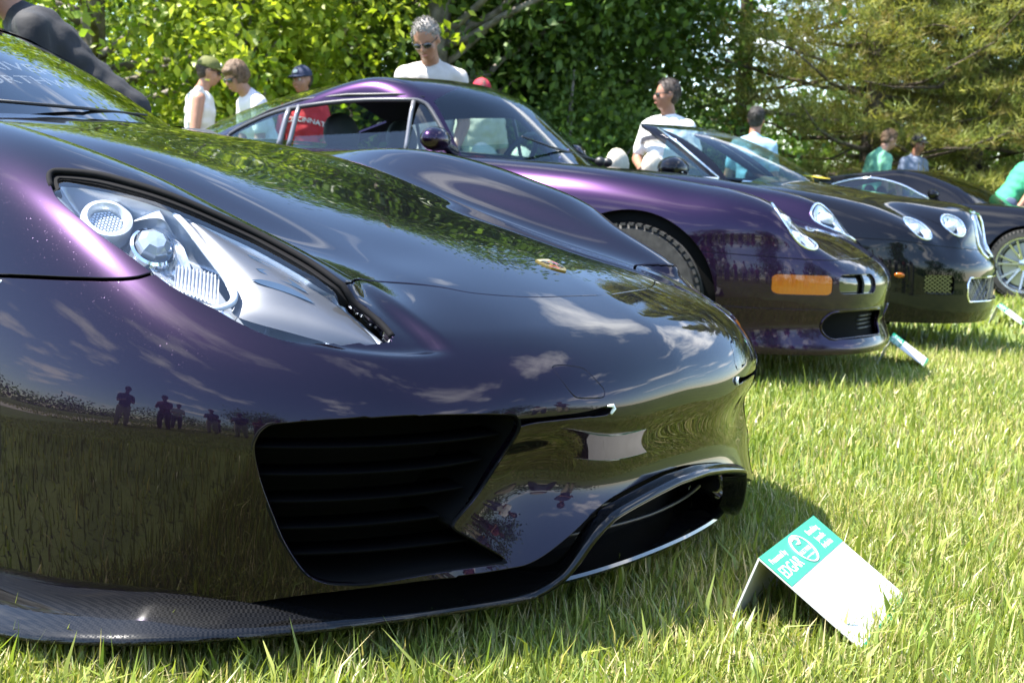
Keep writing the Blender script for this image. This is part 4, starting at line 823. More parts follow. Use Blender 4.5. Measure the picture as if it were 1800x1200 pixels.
    rb = rb.clip(np.where(rb.V[:, 2] > .6, -(rb.V[:, 0]+.885+.95*rb.V[:, 1]**2), -(rb.V[:, 0]+.745))); rb.build('rear_body', M_P918, root)
    return root
# ================================================================== purple coupe, second in the row
M_P993 = car_paint('purple_metallic_paint', (.022,.0105,.032), (.3,.15,.4), 0, 900, rough=.27)
def rrect(a, b, ca, cb, ha, hb, r):
    """signed field of a rounded rectangle, positive inside"""
    qa = np.abs(a-ca)-(ha-r); qb = np.abs(b-cb)-(hb-r); return r-np.hypot(np.maximum(qa, 0), np.maximum(qb, 0))-np.minimum(np.maximum(qa, qb), 0)
def ellipse_field(P, c, ex, ey, a, b):
    d = P-np.array(c); u = d@np.array(ex)/a; v = d@np.array(ey)/b; return (1-np.hypot(u, v))*min(a, b)
def fan(G, ox, oz, oy, ns, na, a0, a1, bmax=80, p=2.2, half=True, tmax=2.5):
    s = np.linspace(-1, 0 if half else 1, ns); a = np.radians(np.linspace(a1, a0, na)); S, A = np.meshgrid(s, a, indexing='ij'); be = np.sign(S)*np.abs(S)**p*R(bmax)
    O = np.stack([np.full(S.size, ox), (oy*S).ravel(), np.full(S.size, oz)], 1); D = np.stack([(np.cos(A)*np.cos(be)).ravel(), np.sin(be).ravel(), (np.sin(A)*np.cos(be)).ravel()], 1)
    P, ok = cast(G, O, D, tmax); return Surf(P, grad(G, P), grid_tris(ns, na)[:, ::-1])
def tubes(G, xs, oz, ths, tmax=1.8):
    """cross-section rays for the long body behind the nose"""
    TH, XX = np.meshgrid(np.radians(ths), xs, indexing='ij'); O = np.stack([XX.ravel(), np.zeros(XX.size), np.full(XX.size, oz)], 1); D = np.stack([np.zeros(XX.size), np.sin(TH).ravel(), np.cos(TH).ravel()], 1)
    P, ok = cast(G, O, D, tmax); return Surf(P, grad(G, P), grid_tris(len(ths), len(xs)))
def keep(S, f): return S.clip(f(S.V))
def both(S): return S.join(S.mirror()).weld()
MIDP = lambda P: np.abs(P[:, 1]) < 1e-4
def plate(name, pts, thick, m, parent, axis=(0,-1,0)):
    mb = MB(); a = Vector(axis)*thick; mb.prism(pts, -a/2, a/2); return mb.build(name, m, parent, smooth=False)
def seat(parent, c, m, w=.5, h=.62):
    s = bpy.data.objects.new('seat', None); link(s, parent); s.location = c
    mb = MB(); mb.ellip((0,0,0), (.26, w/2, .09)); mb.build('seat_cushion', m, s); mb = MB(); mb.ellip((-.27,0,.30), (.09, w/2, .36), rot=Matrix.Rotation(R(-12), 3, 'Y')); mb.build('seat_back', m, s)
    mb = MB(); mb.ellip((-.36,0,h+.06), (.065, .145, .105), rot=Matrix.Rotation(R(-8), 3, 'Y')); mb.build('headrest', m, s); return s
def car993():
    root = empty('purple_coupe', (-.90, 3.45, .02), R(12.4)); root.scale = (1.02,)*3
    tag(root, 'purple metallic coupe with sloping round headlamps, side window half lowered, second in the row', 'car', 'cars parked in a row on the lawn')
    H = Table({0: [(-3.4,.62),(-3.0,.80),(-2.4,.90),(-1.6,.90),(-.55,.862),(-.3,.82),(0,.768),(.3,.704),(.55,.642),(.775,.572),(.90,.50),(1.1,.36)],
        .34: [(-3.4,.60),(-3.0,.79),(-2.4,.89),(-1.6,.895),(-.55,.857),(-.3,.812),(0,.757),(.3,.694),(.55,.630),(.775,.556),(.9,.48),(1.1,.33)],
        .46: [(-3.4,.58),(-3.0,.78),(-2.4,.87),(-1.6,.89),(-.55,.850),(-.3,.803),(0,.748),(.3,.688),(.55,.622),(.75,.552),(.9,.46),(1.1,.31)],
        .54: [(-3.4,.56),(-3.0,.77),(-2.4,.87),(-1.6,.885),(-.6,.858),(-.34,.84),(0,.805),(.17,.780),(.45,.742),(.53,.72),(.62,.655),(.70,.585),(.8,.52),(.9,.44),(1.1,.3)],
        .62: [(-3.4,.54),(-3.0,.76),(-2.4,.86),(-1.6,.88),(-.6,.866),(-.34,.858),(-.13,.845),(.17,.811),(.45,.768),(.53,.742),(.62,.665),(.70,.575),(.8,.50),(.9,.42),(1.1,.28)],
        .72: [(-3.4,.50),(-3.0,.73),(-2.4,.84),(-1.6,.865),(-.6,.852),(-.34,.845),(-.13,.832),(.17,.793),(.45,.738),(.55,.690),(.65,.60),(.75,.51),(.9,.38),(1.1,.22)],
        .80: [(-3.4,.42),(-3.0,.66),(-2.4,.80),(-1.6,.80),(-.6,.79),(-.13,.785),(.17,.742),(.45,.665),(.6,.56),(.75,.44),(1.1,.1)],
        .87: [(-3.4,.3),(-3.0,.5),(-2.4,.70),(-1.6,.64),(-.6,.66),(0,.665),(.2,.63),(.45,.53),(.65,.37),(1.1,0)], 1.0: [(-3.4,0),(-.6,.15),(0,.15),(.6,-.05),(1.1,-.3)]}, -3.6, 1.2, .06, 1.1, .045)
    XO = Table({0: [(0,.0),(.10,.012),(.15,.02),(.19,.0),(.24,-.022),(.30,-.008),(.36,.0),(.44,.0),(.50,-.012),(.56,-.03),(.7,-.03)], 1.1: [(0,.0),(.10,.008),(.15,.012),(.19,-.004),(.24,-.014),(.30,-.006),(.36,.0),(.44,.0),(.50,-.012),(.56,-.03),(.7,-.03)]}, 0, .7, .02, 1.2, .2)
    def G(X, Y, Z):
        ay = np.abs(Y); g1 = (Z-H(X, Y))*.93; xo = XO(np.clip(Z, 0, .7), Y); b = .872-.02*np.clip(.35-Z, 0, .3)/.3
        rear = .03*np.exp(-((X+2.27)/.45)**2); xr = np.maximum(X-xo, 0)/.958; F = (xr**2.4+(ay/(b+rear))**2.4)**(1/2.4)
        return smax(smax(g1, (F-1)*.92, .055), -(X+3.18)*.9, .2)
    nose = fan(G, -.35, .30, .60, 170, 220, -30, 100, 80); body = tubes(G, np.linspace(-3.17, -.34, 70), .42, np.linspace(-112, 0, 60)).clip_if() if False else tubes(G, np.linspace(-3.17, -.33, 70), .42, np.linspace(-112, 0, 60))
    nose = keep(nose, lambda V: V[:, 0]+.35); nose = keep(nose, lambda V: V[:, 2]-.125); body = keep(body, lambda V: V[:, 2]-.16)
    arch = lambda cx, r: (lambda V: np.where(np.abs(V[:, 1]) > .6, np.hypot(V[:, 0]-cx, V[:, 2]-.31)-r, 1.0))
    nose = keep(nose, arch(0, .372)); body = keep(keep(body, arch(0, .372)), arch(-2.27, .375))
    # lamps: a sloping oval in each wing
    hc = np.array([.622,-.585,.655]); hn = np.array([.80,-.10,.59]); hn /= np.linalg.norm(hn); hy = np.array([.1,1,0.]); hy -= hn*(hy@hn); hy /= np.linalg.norm(hy); hx = np.cross(hy, hn)
    hf = lambda V: np.where(V[:, 0] > .42, ellipse_field(V, hc, hx, hy, .128, .098), -.1)
    lens = keep(nose, lambda V: hf(V)-.004); nose = keep(nose, lambda V: -hf(V))
    sig = lambda V: np.where(V[:, 0] > .4, rrect(V[:, 0]-.55*(V[:, 1]+.67), V[:, 2]+.05*(V[:, 0]-.7), .70, .415, .105, .040, .018), -.1)
    sig = lambda V: np.where(V[:, 0] > .4, rrect(V[:, 1], V[:, 2], -.662, .415, .092, .042, .02), -.1)
    fog = lambda V: np.where(V[:, 0] > .4, rrect(V[:, 1], V[:, 2], -.405, .42, .135, .042, .03), -.1)
    duct = lambda V: np.where(V[:, 0] > .4, rrect(V[:, 1], V[:, 2], -.35, .246, .235, .060, .05), -.1)
    signal = keep(nose, lambda V: sig(V)-.002); foglens = keep(nose, lambda V: fog(V)-.001); ductp = keep(nose, lambda V: duct(V))
    nose = keep(keep(keep(nose, lambda V: -sig(V)), lambda V: -fog(V)), lambda V: -duct(V))
    seam = lambda V: V[:, 2]-.530+.028*np.clip(V[:, 0]-.3, 0, .8)-.06*np.clip(np.abs(V[:, 1])*-1+.62, 0, .2)*np.clip(V[:, 0]-.5, 0, 1)
    up = keep(nose, lambda V: seam(V)-.002); bmp = keep(nose, lambda V: -seam(V)-.002); hoodl = lambda V: .455+.05*np.clip(.6-V[:, 0], 0, 1)-np.abs(V[:, 1])
    hood = keep(up, lambda V: hoodl(V)-.002); wing = keep(up, lambda V: -hoodl(V)-.002)
    both(hood.rim(.012, MIDP)).build('bonnet', M_P993, root); wing.rim(.014).build('front_wing', M_P993, root); wing.mirror().rim(.014).build('front_wing', M_P993, root)
    lipf = lambda V: V[:, 2]-.314
    both(keep(bmp, lambda V: lipf(V)-.0015).rim(.012, MIDP)).build('front_bumper', M_P993, root); both(keep(bmp, lambda V: -lipf(V)-.0015).rim(.012, MIDP)).build('chin_spoiler', M_P993, root)
    both(body).build('rear_body', M_P993, root)
    both(keep(fan(G, -.35, .30, .60, 60, 70, -28, 100, 80), lambda V: np.minimum(V[:, 0]+.3, V[:, 2]-.16)).offset(-.03)).build('light_block_shell', M_VOID, root)  # black shell added inside the nose to block light
    for sd in (1, -1):
        fx = (lambda S: S) if sd == 1 else (lambda S: S.mirror())
        h = bpy.data.objects.new('headlight', None); link(h, root); fx(lens).build('lens', M_LENS, h)
        bo = .07*sstep(0, .06, hf(lens.V))+.006; B = Surf(lens.V-lens.N*bo[:, None], lens.N, lens.T); B.N = geo_normals(B); fx(B).build('bowl', mat('lamp_chrome', ()), h)
        bd = lens.border(); mb = MB()
        th = np.linspace(0, 2*math.pi, 41); ring = [hc+hx*.131*math.cos(t)+hy*.101*math.sin(t) for t in th]; O = np.array(ring)-hn*.25; Q, _ = cast(G, O, np.tile(hn, (41, 1)), .6); mb.tube([tuple(q*[1, sd, 1]) for q in Q], .006, 6, cap=False); mb.build('lamp_trim', M_CHROME, h)
        for a, r in ((.045, .045), (-.04, .045)):
            c = (hc+hx*a-hn*.045)*[1, sd, 1]; mb = MB(); mb.ellip(c, (r, r, r*.8)); mb.build('bulb_reflector', mat('lamp_white', ()), h)
        fx(signal.offset(-.002).rim(.01)).build('turn_signal', M_AMBER, root)
        q = bpy.data.objects.new('fog_lamp', None); link(q, root); fx(foglens.offset(-.03)).build('fog_backing', M_GLOSSBLK, q); fx(keep(foglens, lambda V: .56-np.abs(V[:, 1])-.20).offset(-.012).rim(.01)).build('fog_lens', mat('smoked_lens', (.05,.055,.06), .05, coat=1), q)
        d = bpy.data.objects.new('air_duct', None); link(d, root); fx(ductp.offset(-.10)).build('duct_back', M_VOID, d)
        for z in (.222, .240, .258, .276):
            ys = np.linspace(-.32, -.135, 8); O = np.stack([np.full(8, 0.), ys, np.full(8, z)], 1); Q, _ = cast(G, O, np.tile([1.0,0,0], (8,1)), 1.4); mb = MB(); mb.tube([(p[0]-.03, p[1]*sd, z) for p in Q], .005, 6); mb.build('duct_slat', M_BLACK, d)
        rimc = [( -.35+(.235-.05)*cx+.05*math.cos(t), .246+.058*math.sin(t)) for cx, t0 in ((1,-90),(-1,90)) for t in np.radians(np.linspace(t0, t0+180, 9))]; rimc.append(rimc[0]); O = np.array([[0., y, z] for y, z in rimc]); Q, _ = cast(G, O, np.tile([1.0,0,0], (len(O),1)), 1.4); mb = MB(); mb.tube([tuple(q*[1, sd, 1]) for q in Q], .006, 6, cap=False); mb.build('duct_rim', M_P993, d)
        make_wheel(root, (0, sd*.765, .31), .315, .205, .215, 5, sd); make_wheel(root, (-2.27, sd*.76, .315), .32, .255, .215, 5, sd)
        mb = MB(); mb.lathe([(.37, sd*-.10), (.375, 0), (.30, sd*-.12), (.05, sd*-.12)], c=(0, sd*.80, .31), axis='Y', n=40); mb.build('wheel_well', M_VOID, root)
        # door mirror
        mr = bpy.data.objects.new('door_mirror', None); link(mr, root); mb = MB(); mb.ellip((-.895, sd*.90, .930), (.06, .10, .055), 16, 10); mb.build('mirror_shell', M_P993, mr); mb = MB(); mb.tube([(-.90, sd*.70, .88), (-.90, sd*.80, .905), (-.90, sd*.87, .92)], [.03,.025,.03], 8); mb.build('mirror_arm', M_P993, mr)
    # greenhouse
    base = [(-.40,.80),(-.51,.875),(-.70,1.03),(-.855,1.150),(-.98,1.205),(-1.10,1.232),(-1.36,1.246),(-1.6,1.238),(-1.88,1.20),(-2.22,1.115),(-2.5,1.01),(-2.64,.93),(-3.0,.78)][::-1]
    RT = Table({y: [(x-.80*y*y*float(sstep(-1.9, -1.0, np.array(x))), z-(.06+.46*min(max(-1.1-x, 0), 1.4))*y*y) for x, z in base] for y in (0,.2,.4,.6,.8)}, -3.1, -.3, .06, 1.0, .08)
    hw = lambda Z, X: .715-.42*np.clip(Z-.87, -.3, .5)-.30*np.clip(-X-1.75, 0, 2)**1.5
    def GC(X, Y, Z): return smax((Z-RT(X, Y))*.93, (np.abs(Y)-hw(Z, X))*.92, .055)
    cab = tubes(GC, np.concatenate([np.linspace(-3.0, -1.2, 60), np.linspace(-1.19, -.36, 70)]), .80, np.linspace(-97, 0, 80), 1.2)
    win = smooth_loop([(-2.12,.885),(-2.138,.918),(-1.97,1.000),(-1.81,1.046),(-1.503,1.094),(-1.20,1.110),(-1.12,1.104),(-1.06,1.06),(-.93,.905),(-.92,.86),(-1.2,.845),(-1.7,.85),(-2.05,.862)], 6)
    sidef = lambda V: np.where(V[:, 1] < -.40, polysdf(V[:, [0, 2]], win), -.5)
    apil = lambda V: hw(V[:, 2], V[:, 0])-.060-np.abs(V[:, 1]); hdr = lambda V: V[:, 0]+1.03+.16*V[:, 1]**2
    rearw = lambda V: np.minimum(np.minimum(-(V[:, 0]+1.97-.25*V[:, 1]**2), V[:, 0]+2.66), np.minimum(.56-np.abs(V[:, 1]), .55+.16*(V[:, 0]+2.0)-np.abs(V[:, 1])*1.0+.05))
    wsf = lambda V: np.minimum(apil(V), hdr(V)); ws = keep(keep(cab, hdr), apil); ws = keep(ws, lambda V: V[:, 2]-.86)
    shell = keep(keep(cab, lambda V: -sidef(V)), lambda V: -wsf(V)); shell = keep(keep(shell, lambda V: V[:, 2]-.85), lambda V: -rearw(V)); rg = keep(keep(cab, rearw), lambda V: V[:, 2]-.85)
    glassw = clear_glass('coupe_windscreen', (.42,.60,.60)); both(ws).build('windscreen', glassw, root); both(rg).build('rear_window', M_WIND, root)
    both(shell.rim(.015, MIDP)).build('roof_shell', M_P993, root); both(shell.offset(-.018)).build('headliner', mat('headliner', (.02,.02,.022), .9), root)
    for sd in (1, -1):
        fx = (lambda S: S) if sd == 1 else (lambda S: S.mirror()); sg = keep(cab, sidef)
        fx(keep(sg, lambda V: -(V[:, 0]+1.81))).build('quarter_window', M_WIND, root); fx(keep(keep(sg, lambda V: -(V[:, 0]+1.13)), lambda V: -(V[:, 2]-.955+.05*(-1.14-V[:, 0])))).clip_(0) if False else None
        dg = keep(keep(keep(sg, lambda V: V[:, 0]+1.73), lambda V: -(V[:, 0]+1.14)), lambda V: .972+.085*(V[:, 0]+1.14)-V[:, 2]); fx(dg.offset(-.008)).build('door_window', M_WIND, root)
        fx(keep(sg, lambda V: V[:, 0]+1.125)).build('vent_window', M_WIND, root)
        on = lambda x, z: (lambda q: tuple(q*[1, sd, 1]))(cast(GC, np.array([[x, 0, z]]), np.array([[0, -1.0, 0]]), 1.2)[0][0])
        grey = mat('window_trim', (.04,.04,.045), .35); mb = MB(); mb.tube([on(x, z) for x, z in np.concatenate([win, win[:1]])[::2]], .011, 6, cap=False); mb.build('window_trim', grey, root)
        mb = MB(); mb.tube([on(-1.80+.0*k, .86+.19*k/5) for k in range(6)], .014, 6); mb.tube([on(-1.745+.0*k, .86+.205*k/5) for k in range(6)], .012, 6); mb.build('door_pillar', mat('pillar_silver', (.16,.16,.17), .35, metal=.6), root)
        mb = MB(); mb.tube([on(-1.13-.025*k/5, .86+.245*k/5) for k in range(6)], .011, 6); mb.build('window_divider', mat('pillar_silver', ()), root)
        mb = MB(); mb.tube([on(x, z+.028) for x, z in [(-2.1,.93),(-1.95,1.01),(-1.75,1.065),(-1.5,1.095),(-1.25,1.107),(-1.12,1.10)]], [.004,.008,.009,.009,.008,.004], 6); mb.build('rain_gutter', M_BLACK, root)
    dm = mat('dark_interior', (.03,.03,.032), .7); seat(root, (-1.32,-.33,.27), dm); seat(root, (-1.32,.33,.27), dm); mb = MB(); mb.grid([[(-.60-.1*abs(y), y, .84), (-.85, y, .86), (-.98, y, .78), (-.98, y, .5)] for y in np.linspace(-.66,.66,7)]); mb.build('dashboard', dm, root)
    mb = MB(); th = np.linspace(0, 2*math.pi, 25); mb.tube([(-1.02+.09*math.sin(t), .34+.18*math.cos(t), .86+.15*math.sin(t)) for t in th], .015, 6, cap=False); mb.build('steering_wheel', M_BLACK, root)
    for k in (0, 1):
        mb = MB(); mb.tube([(-.53, .18+.12*k, .885), (-.60, .10-.35*k, .935), (-.66, .02-.5*k, .97)], [.007,.006,.004], 6); mb.ellip((-.50,.18+.12*k,.885),(.028,.024,.024)); mb.build('wiper', M_BLACK, root)
# ================================================================== black convertible, third in the row
M_PBLK = car_paint('black_paint', (.004,.004,.006), (.1,.1,.1), 0, 900, rough=.3, metal=0); M_PBLK.node_tree.nodes['Principled BSDF'].inputs['Specular IOR Level'].default_value = .0
M_CREAM = noise_color('cream_leather', (.50,.43,.34), (.58,.51,.41), 40, rough=.55)
def lattice(name, O, U, V, nu, nv, r, m, parent, inside=None):
    """crossed diagonal wires over the patch O + a*U + b*V (a,b in 0..1)"""
    mb = MB(); O, U, V = Vector(O), Vector(U), Vector(V); n = nu+nv
    for k in range(-n, 2*n):
        for sg in (1, -1):
            pts = []
            for t in np.linspace(0, 1, 9):
                a = (k/nu)+(t if sg == 1 else -t)*nv/nu
                if 0 <= a <= 1 and (inside is None or inside(a, t)): pts.append(O+U*a+V*t)
            if len(pts) > 1: mb.tube(pts, r, 4, cap=False)
    return mb.build(name, m, parent, smooth=False)
def car_convertible():
    root = empty('black_convertible', (-1.02, 5.90, -.08), R(10.7))
    tag(root, 'black open convertible with twin round headlamps, mesh grille and cream seats, third in the row', 'car', 'cars parked in a row on the lawn')
    H = Table({0: [(-4.1,.75),(-3.7,.92),(-2.6,.985),(-1,.985),(-.5,.995),(-.29,.985),(.23,.928),(.51,.905),(.72,.880),(.84,.84),(1.0,.66)],
        .30: [(-4.1,.74),(-3.7,.91),(-2.6,.98),(-1,.98),(-.5,.988),(-.29,.978),(.23,.92),(.51,.893),(.72,.855),(.84,.79),(1.0,.62)],
        .50: [(-4.1,.72),(-3.7,.90),(-2.6,.97),(-1,.965),(-.5,.962),(-.2,.950),(.2,.898),(.5,.858),(.66,.80),(.8,.70),(1.0,.5)],
        .62: [(-4.1,.70),(-3.7,.89),(-2.6,.965),(-1,.955),(-.54,.945),(-.19,.930),(0,.908),(.35,.848),(.52,.78),(.66,.69),(.8,.58),(1.0,.4)],
        .78: [(-4.1,.62),(-3.7,.85),(-2.6,.95),(-1,.935),(-.5,.925),(0,.895),(.3,.828),(.48,.755),(.62,.66),(.8,.48),(1.0,.3)],
        .88: [(-4.1,.5),(-3.7,.75),(-2.6,.88),(-1,.85),(-.5,.855),(0,.83),(.3,.755),(.5,.65),(.7,.45),(1.0,.2)], .95: [(-4.1,.3),(-2.6,.68),(-1,.62),(0,.66),(.4,.54),(.6,.33),(1,.0)], 1.1: [(-4.1,0),(0,.1),(1,-.3)]}, -4.3, 1.2, .07, 1.15, .055)
    XO = Table({0: [(0,-.03),(.18,-.02),(.25,.0),(.32,.008),(.40,.004),(.47,.0),(.55,-.012),(.62,-.085),(.72,-.125),(.9,-.19)], .42: [(0,-.03),(.18,-.02),(.25,.0),(.32,.008),(.40,.004),(.47,.0),(.55,-.012),(.62,-.06),(.72,-.08),(.9,-.10)], 1.2: [(0,-.03),(.18,-.03),(.25,-.01),(.32,.0),(.40,.0),(.47,.0),(.55,.0),(.65,.0),(.9,0)]}, 0, .9, .03, 1.2, .12)
    def G(X, Y, Z):
        ay = np.abs(Y); xr = np.maximum(X-XO(np.clip(Z, 0, .9), Y), 0)/.945; b = .955+.012*np.exp(-((X+2.75)/.5)**2); F = (xr**2.3+(ay/b)**2.3)**(1/2.3)
        return smax(smax((Z-H(X, Y))*.93, (F-1)*.94, .06), -(X+3.85)*.9, .2)
    nose = fan(G, -.4, .34, .62, 110, 140, -28, 100, 80); body = tubes(G, np.linspace(-3.84, -.38, 60), .45, np.linspace(-112, 0, 50))
    nose = keep(keep(nose, lambda V: V[:, 0]+.4), lambda V: V[:, 2]-.20); body = keep(body, lambda V: V[:, 2]-.2); arch = lambda cx, r: (lambda V: np.where(np.abs(V[:, 1]) > .6, np.hypot(V[:, 0]-cx, V[:, 2]-.345)-r, 1.0))
    nose = keep(nose, arch(0, .39)); body = keep(keep(body, arch(0, .39)), arch(-2.745, .39))
    # cockpit opening
    body = keep(body, lambda V: np.where(V[:, 2] > .8, np.maximum(np.maximum(np.abs(V[:, 1])-.70, V[:, 0]+.48), -(V[:, 0]+2.35)), 1.0))
    lampd = [(np.array([.535,-.695,.735]), .088, .080), (np.array([.672,-.462,.735]), .078, .070)]; hn = np.array([.78,-.30,.50]); hn /= np.linalg.norm(hn); hy = np.array([.36,.93,0]); hy -= hn*(hy@hn); hy /= np.linalg.norm(hy); hx = np.cross(hy, hn)
    # the surface is pushed so that the lamps lie on it
    lamps = []
    for c, a, b in lampd:
        q, _ = cast(G, np.array([c-hn*.3]), hn[None], .8); c2 = q[0]; f = lambda V, c2=c2, a=a, b=b: np.where(V[:, 0] > .3, ellipse_field(V, c2, hx, hy, a, b), -.1); lamps.append((keep(nose, lambda V: f(V)-.003), f, c2, a, b)); nose = keep(nose, lambda V: -f(V))
    gr = lambda V: np.where((V[:, 0] > .5) & (V[:, 2] > .5), rrect(V[:, 1], V[:, 2], 0, .70, .245, .125, .05), -.1)
    lo1 = lambda V: np.where(V[:, 0] > .4, rrect(V[:, 1], V[:, 2], 0, .395, .53, .072, .04), -.1); lo2 = lambda V: np.where(V[:, 0] > .3, rrect(V[:, 1], V[:, 2], -.705, .425, .075, .055, .02), -.1)
    gp, p1, p2 = keep(nose, gr), keep(nose, lo1), keep(nose, lo2)
    for f in (gr, lo1, lo2): nose = keep(nose, lambda V: -f(V))
    seam = lambda V: V[:, 2]-.665+.10*np.clip(V[:, 0]-.45, 0, 1)
    hoodl = lambda V: .60-np.abs(V[:, 1])-.18*np.clip(V[:, 0]-.35, 0, 1); up = keep(nose, lambda V: seam(V)-.002); bm_ = keep(nose, lambda V: -seam(V)-.002)
    both(keep(up, lambda V: hoodl(V)-.002).rim(.012, MIDP)).build('bonnet', M_PBLK, root); wg = keep(up, lambda V: -hoodl(V)-.002).rim(.012); wg.build('front_wing', M_PBLK, root); wg.mirror().build('front_wing', M_PBLK, root)
    both(bm_.rim(.012, MIDP)).build('front_bumper', M_PBLK, root); both(body).build('rear_body', M_PBLK, root)
    both(keep(fan(G, -.4, .34, .62, 50, 60, -26, 100, 80), lambda V: np.minimum(V[:, 0]+.3, V[:, 2]-.24)).offset(-.03)).build('light_block_shell', M_VOID, root)  # added black shell behind the nose panels, stops light showing through
    chl = mat('lamp_chrome', ())
    for sd in (1, -1):
        fx = (lambda S: S) if sd == 1 else (lambda S: S.mirror())
        for S, f, c2, a, b in lamps:
            h = bpy.data.objects.new('headlight', None); link(h, root); fx(S).build('lens', M_LENS, h); B = Surf(S.V-S.N*(.05*sstep(0, .05, f(S.V))+.004)[:, None], S.N, S.T); B.N = geo_normals(B); fx(B).build('bowl', chl, h)
            th = np.linspace(0, 2*math.pi, 33); O = np.array([c2+hx*(a+.002)*math.cos(t)+hy*(b+.002)*math.sin(t)-hn*.2 for t in th]); Q, _ = cast(G, O, np.tile(hn, (33, 1)), .6); mb = MB(); mb.tube([tuple(q*[1, sd, 1]) for q in Q], .006, 6, cap=False); mb.build('lamp_ring', M_CHROME, h)
            mb = MB(); mb.ellip((c2-hn*.035)*[1, sd, 1], (.036,.036,.036)); mb.build('bulb', mat('lamp_white', ()), h)
        fx(p2.offset(-.05)).build('side_vent', M_VOID, root)
        O0 = cast(G, np.array([[0., y, z] for y, z in ((-.78,.37),(-.63,.37),(-.78,.48))]), np.tile([1., 0, 0], (3, 1)), 1.5)[0]-[.012, 0, 0]; lattice('vent_mesh', O0[0]*[1, sd, 1], (O0[1]-O0[0])*[1, sd, 1], (O0[2]-O0[0])*[1, sd, 1], 6, 5, .0035, M_WIRE, root)
        q = cast(G, np.array([[.46, 0, .468], [.475, 0, .468], [.49, 0, .468], [.51, 0, .466]]), np.tile([0, -1.0, 0], (4, 1)), 1.4)[0]; mb = MB(); mb.tube([tuple(p*[1, sd, 1]) for p in q], [.012,.02,.02,.012], 8, flat=.5); mb.build('side_marker', M_AMBER, root)
        make_wheel(root, (0, sd*.83, .345), .35, .26, .26, 7, sd); make_wheel(root, (-2.745, sd*.83, .345), .35, .26, .26, 7, sd)
        mb = MB(); mb.lathe([(.385, 0), (.385, sd*-.2), (.05, sd*-.2)], c=(0, sd*.90, .345), axis='Y', n=36); mb.build('wheel_well', M_VOID, root)
        mr = bpy.data.objects.new('door_mirror', None); link(mr, root); mb = MB(); mb.ellip((-.83, sd*1.06, 1.0), (.09,.145,.075), 16, 10); mb.build('mirror_shell', M_PBLK, mr); mb = MB(); mb.tube([(-.82, sd*.86, .94), (-.83, sd*.98, .965)], [.03,.028], 8); mb.build('mirror_arm', M_PBLK, mr)
        mb = MB(); mb.tube([(-.79, sd*.975, .985), (-.752, sd*1.03, .985), (-.76, sd*1.12, .985), (-.80, sd*1.17, .985)], .010, 8, flat=.7); mb.build('mirror_repeater', M_ALLOY, mr)
    # main grille: chrome frame, centre bar and wire mesh
    g = bpy.data.objects.new('grille', None); link(g, root); both(gp.offset(-.05)).build('grille_back', M_VOID, g)
    on = lambda y, z, d=.0: Vector(cast(G, np.array([[0., y, z]]), np.array([[1., 0, 0]]), 1.5)[0][0])-Vector((d, 0, 0))
    fr = [on(y, z) for y, z in [(-.20,.575),(-.235,.60),(-.245,.65),(-.243,.78),(-.225,.815),(-.19,.823),(0,.826),(.19,.823),(.225,.815),(.243,.78),(.245,.65),(.235,.60),(.20,.575),(0,.573),(-.20,.575)]]; mb = MB(); mb.tube(fr, .011, 8, cap=False); mb.build('grille_frame', M_CHROME, g)
    mb = MB(); mb.tube([on(0, z, -.006) for z in np.linspace(.575, .825, 6)], .008, 8); mb.build('grille_bar', M_CHROME, g)
    for y0, y1 in ((-.235,-.008), (.008,.235)):
        O0, O1, O2 = on(y0,.585,.012), on(y1,.585,.012), on(y0,.815,.012); lattice('grille_mesh', O0, O1-O0, O2-O0, 14, 14, .0035, M_WIRE, g)
    l = bpy.data.objects.new('lower_grille', None); link(l, root); both(p1.offset(-.06)).build('grille_back', M_VOID, l)
    for k in range(4):
        y0, y1 = -.52+.26*k, -.52+.26*(k+1); O0, O1, O2 = on(y0,.33,.012), on(y1,.33,.012), on(y0,.46,.012); lattice('grille_mesh', O0, O1-O0, O2-O0, 10, 5, .0035, M_WIRE, l)
    mb = MB(); mb.tube([on(y, z) for y, z in [(-.51,.325),(-.53,.36),(-.53,.43),(-.51,.465),(-.25,.467),(0,.467),(.25,.467),(.51,.465),(.53,.43),(.53,.36),(.51,.325),(.25,.323),(0,.323),(-.25,.323),(-.51,.325)]], .006, 6, cap=False); mb.build('grille_frame', M_CHROME, l)
    plate('number_plate', [on(y, z, -.008) for y, z in ((-.02,.50),(-.02,.585),(.26,.585),(.26,.50))], .006, mat('plate_dark', (.03,.03,.03), .4), root, (1,0,0))
    # winged badge above the grille
    mb = MB(); c = on(0,.835,-.004); mb.ellip(c, (.010,.020,.014)); 
    for sd in (1, -1): mb.tube([c+Vector((0, sd*.018, .002)), c+Vector((-.004, sd*.05, .008)), c+Vector((-.010, sd*.078, .004))], [.007,.005,.001], 6, flat=.5)
    mb.build('winged_badge', M_CHROME, root)
    # windscreen and its frame
    base = [(-.10,.92),(-.20,1.0),(-.45,1.135),(-.70,1.235),(-.92,1.285),(-1.2,1.30)][::-1]; RT = Table({y: [(x-.78*y*y, z-.01*y) for x, z in base] for y in (0,.2,.4,.6,.8)}, -2.0, -.05, .06, 1.0, .08)
    def GC(X, Y, Z): return smax((Z-RT(X, Y))*.93, (np.abs(Y)-(.80-.45*np.clip(Z-.93, -.2, .5)))*.92, .05)
    cab = tubes(GC, np.linspace(-1.6, -.12, 80), .85, np.linspace(-95, 0, 60), 1.2); hdr = lambda V: V[:, 0]+.93+.72*V[:, 1]**2*.9; ap = lambda V: .80-.45*(V[:, 2]-.93)-.055-np.abs(V[:, 1])
    both(keep(keep(keep(cab, lambda V: hdr(V)-.01), ap), lambda V: V[:, 2]-.955)).build('windscreen', clear_glass('convertible_windscreen', (.55,.72,.70)), root)
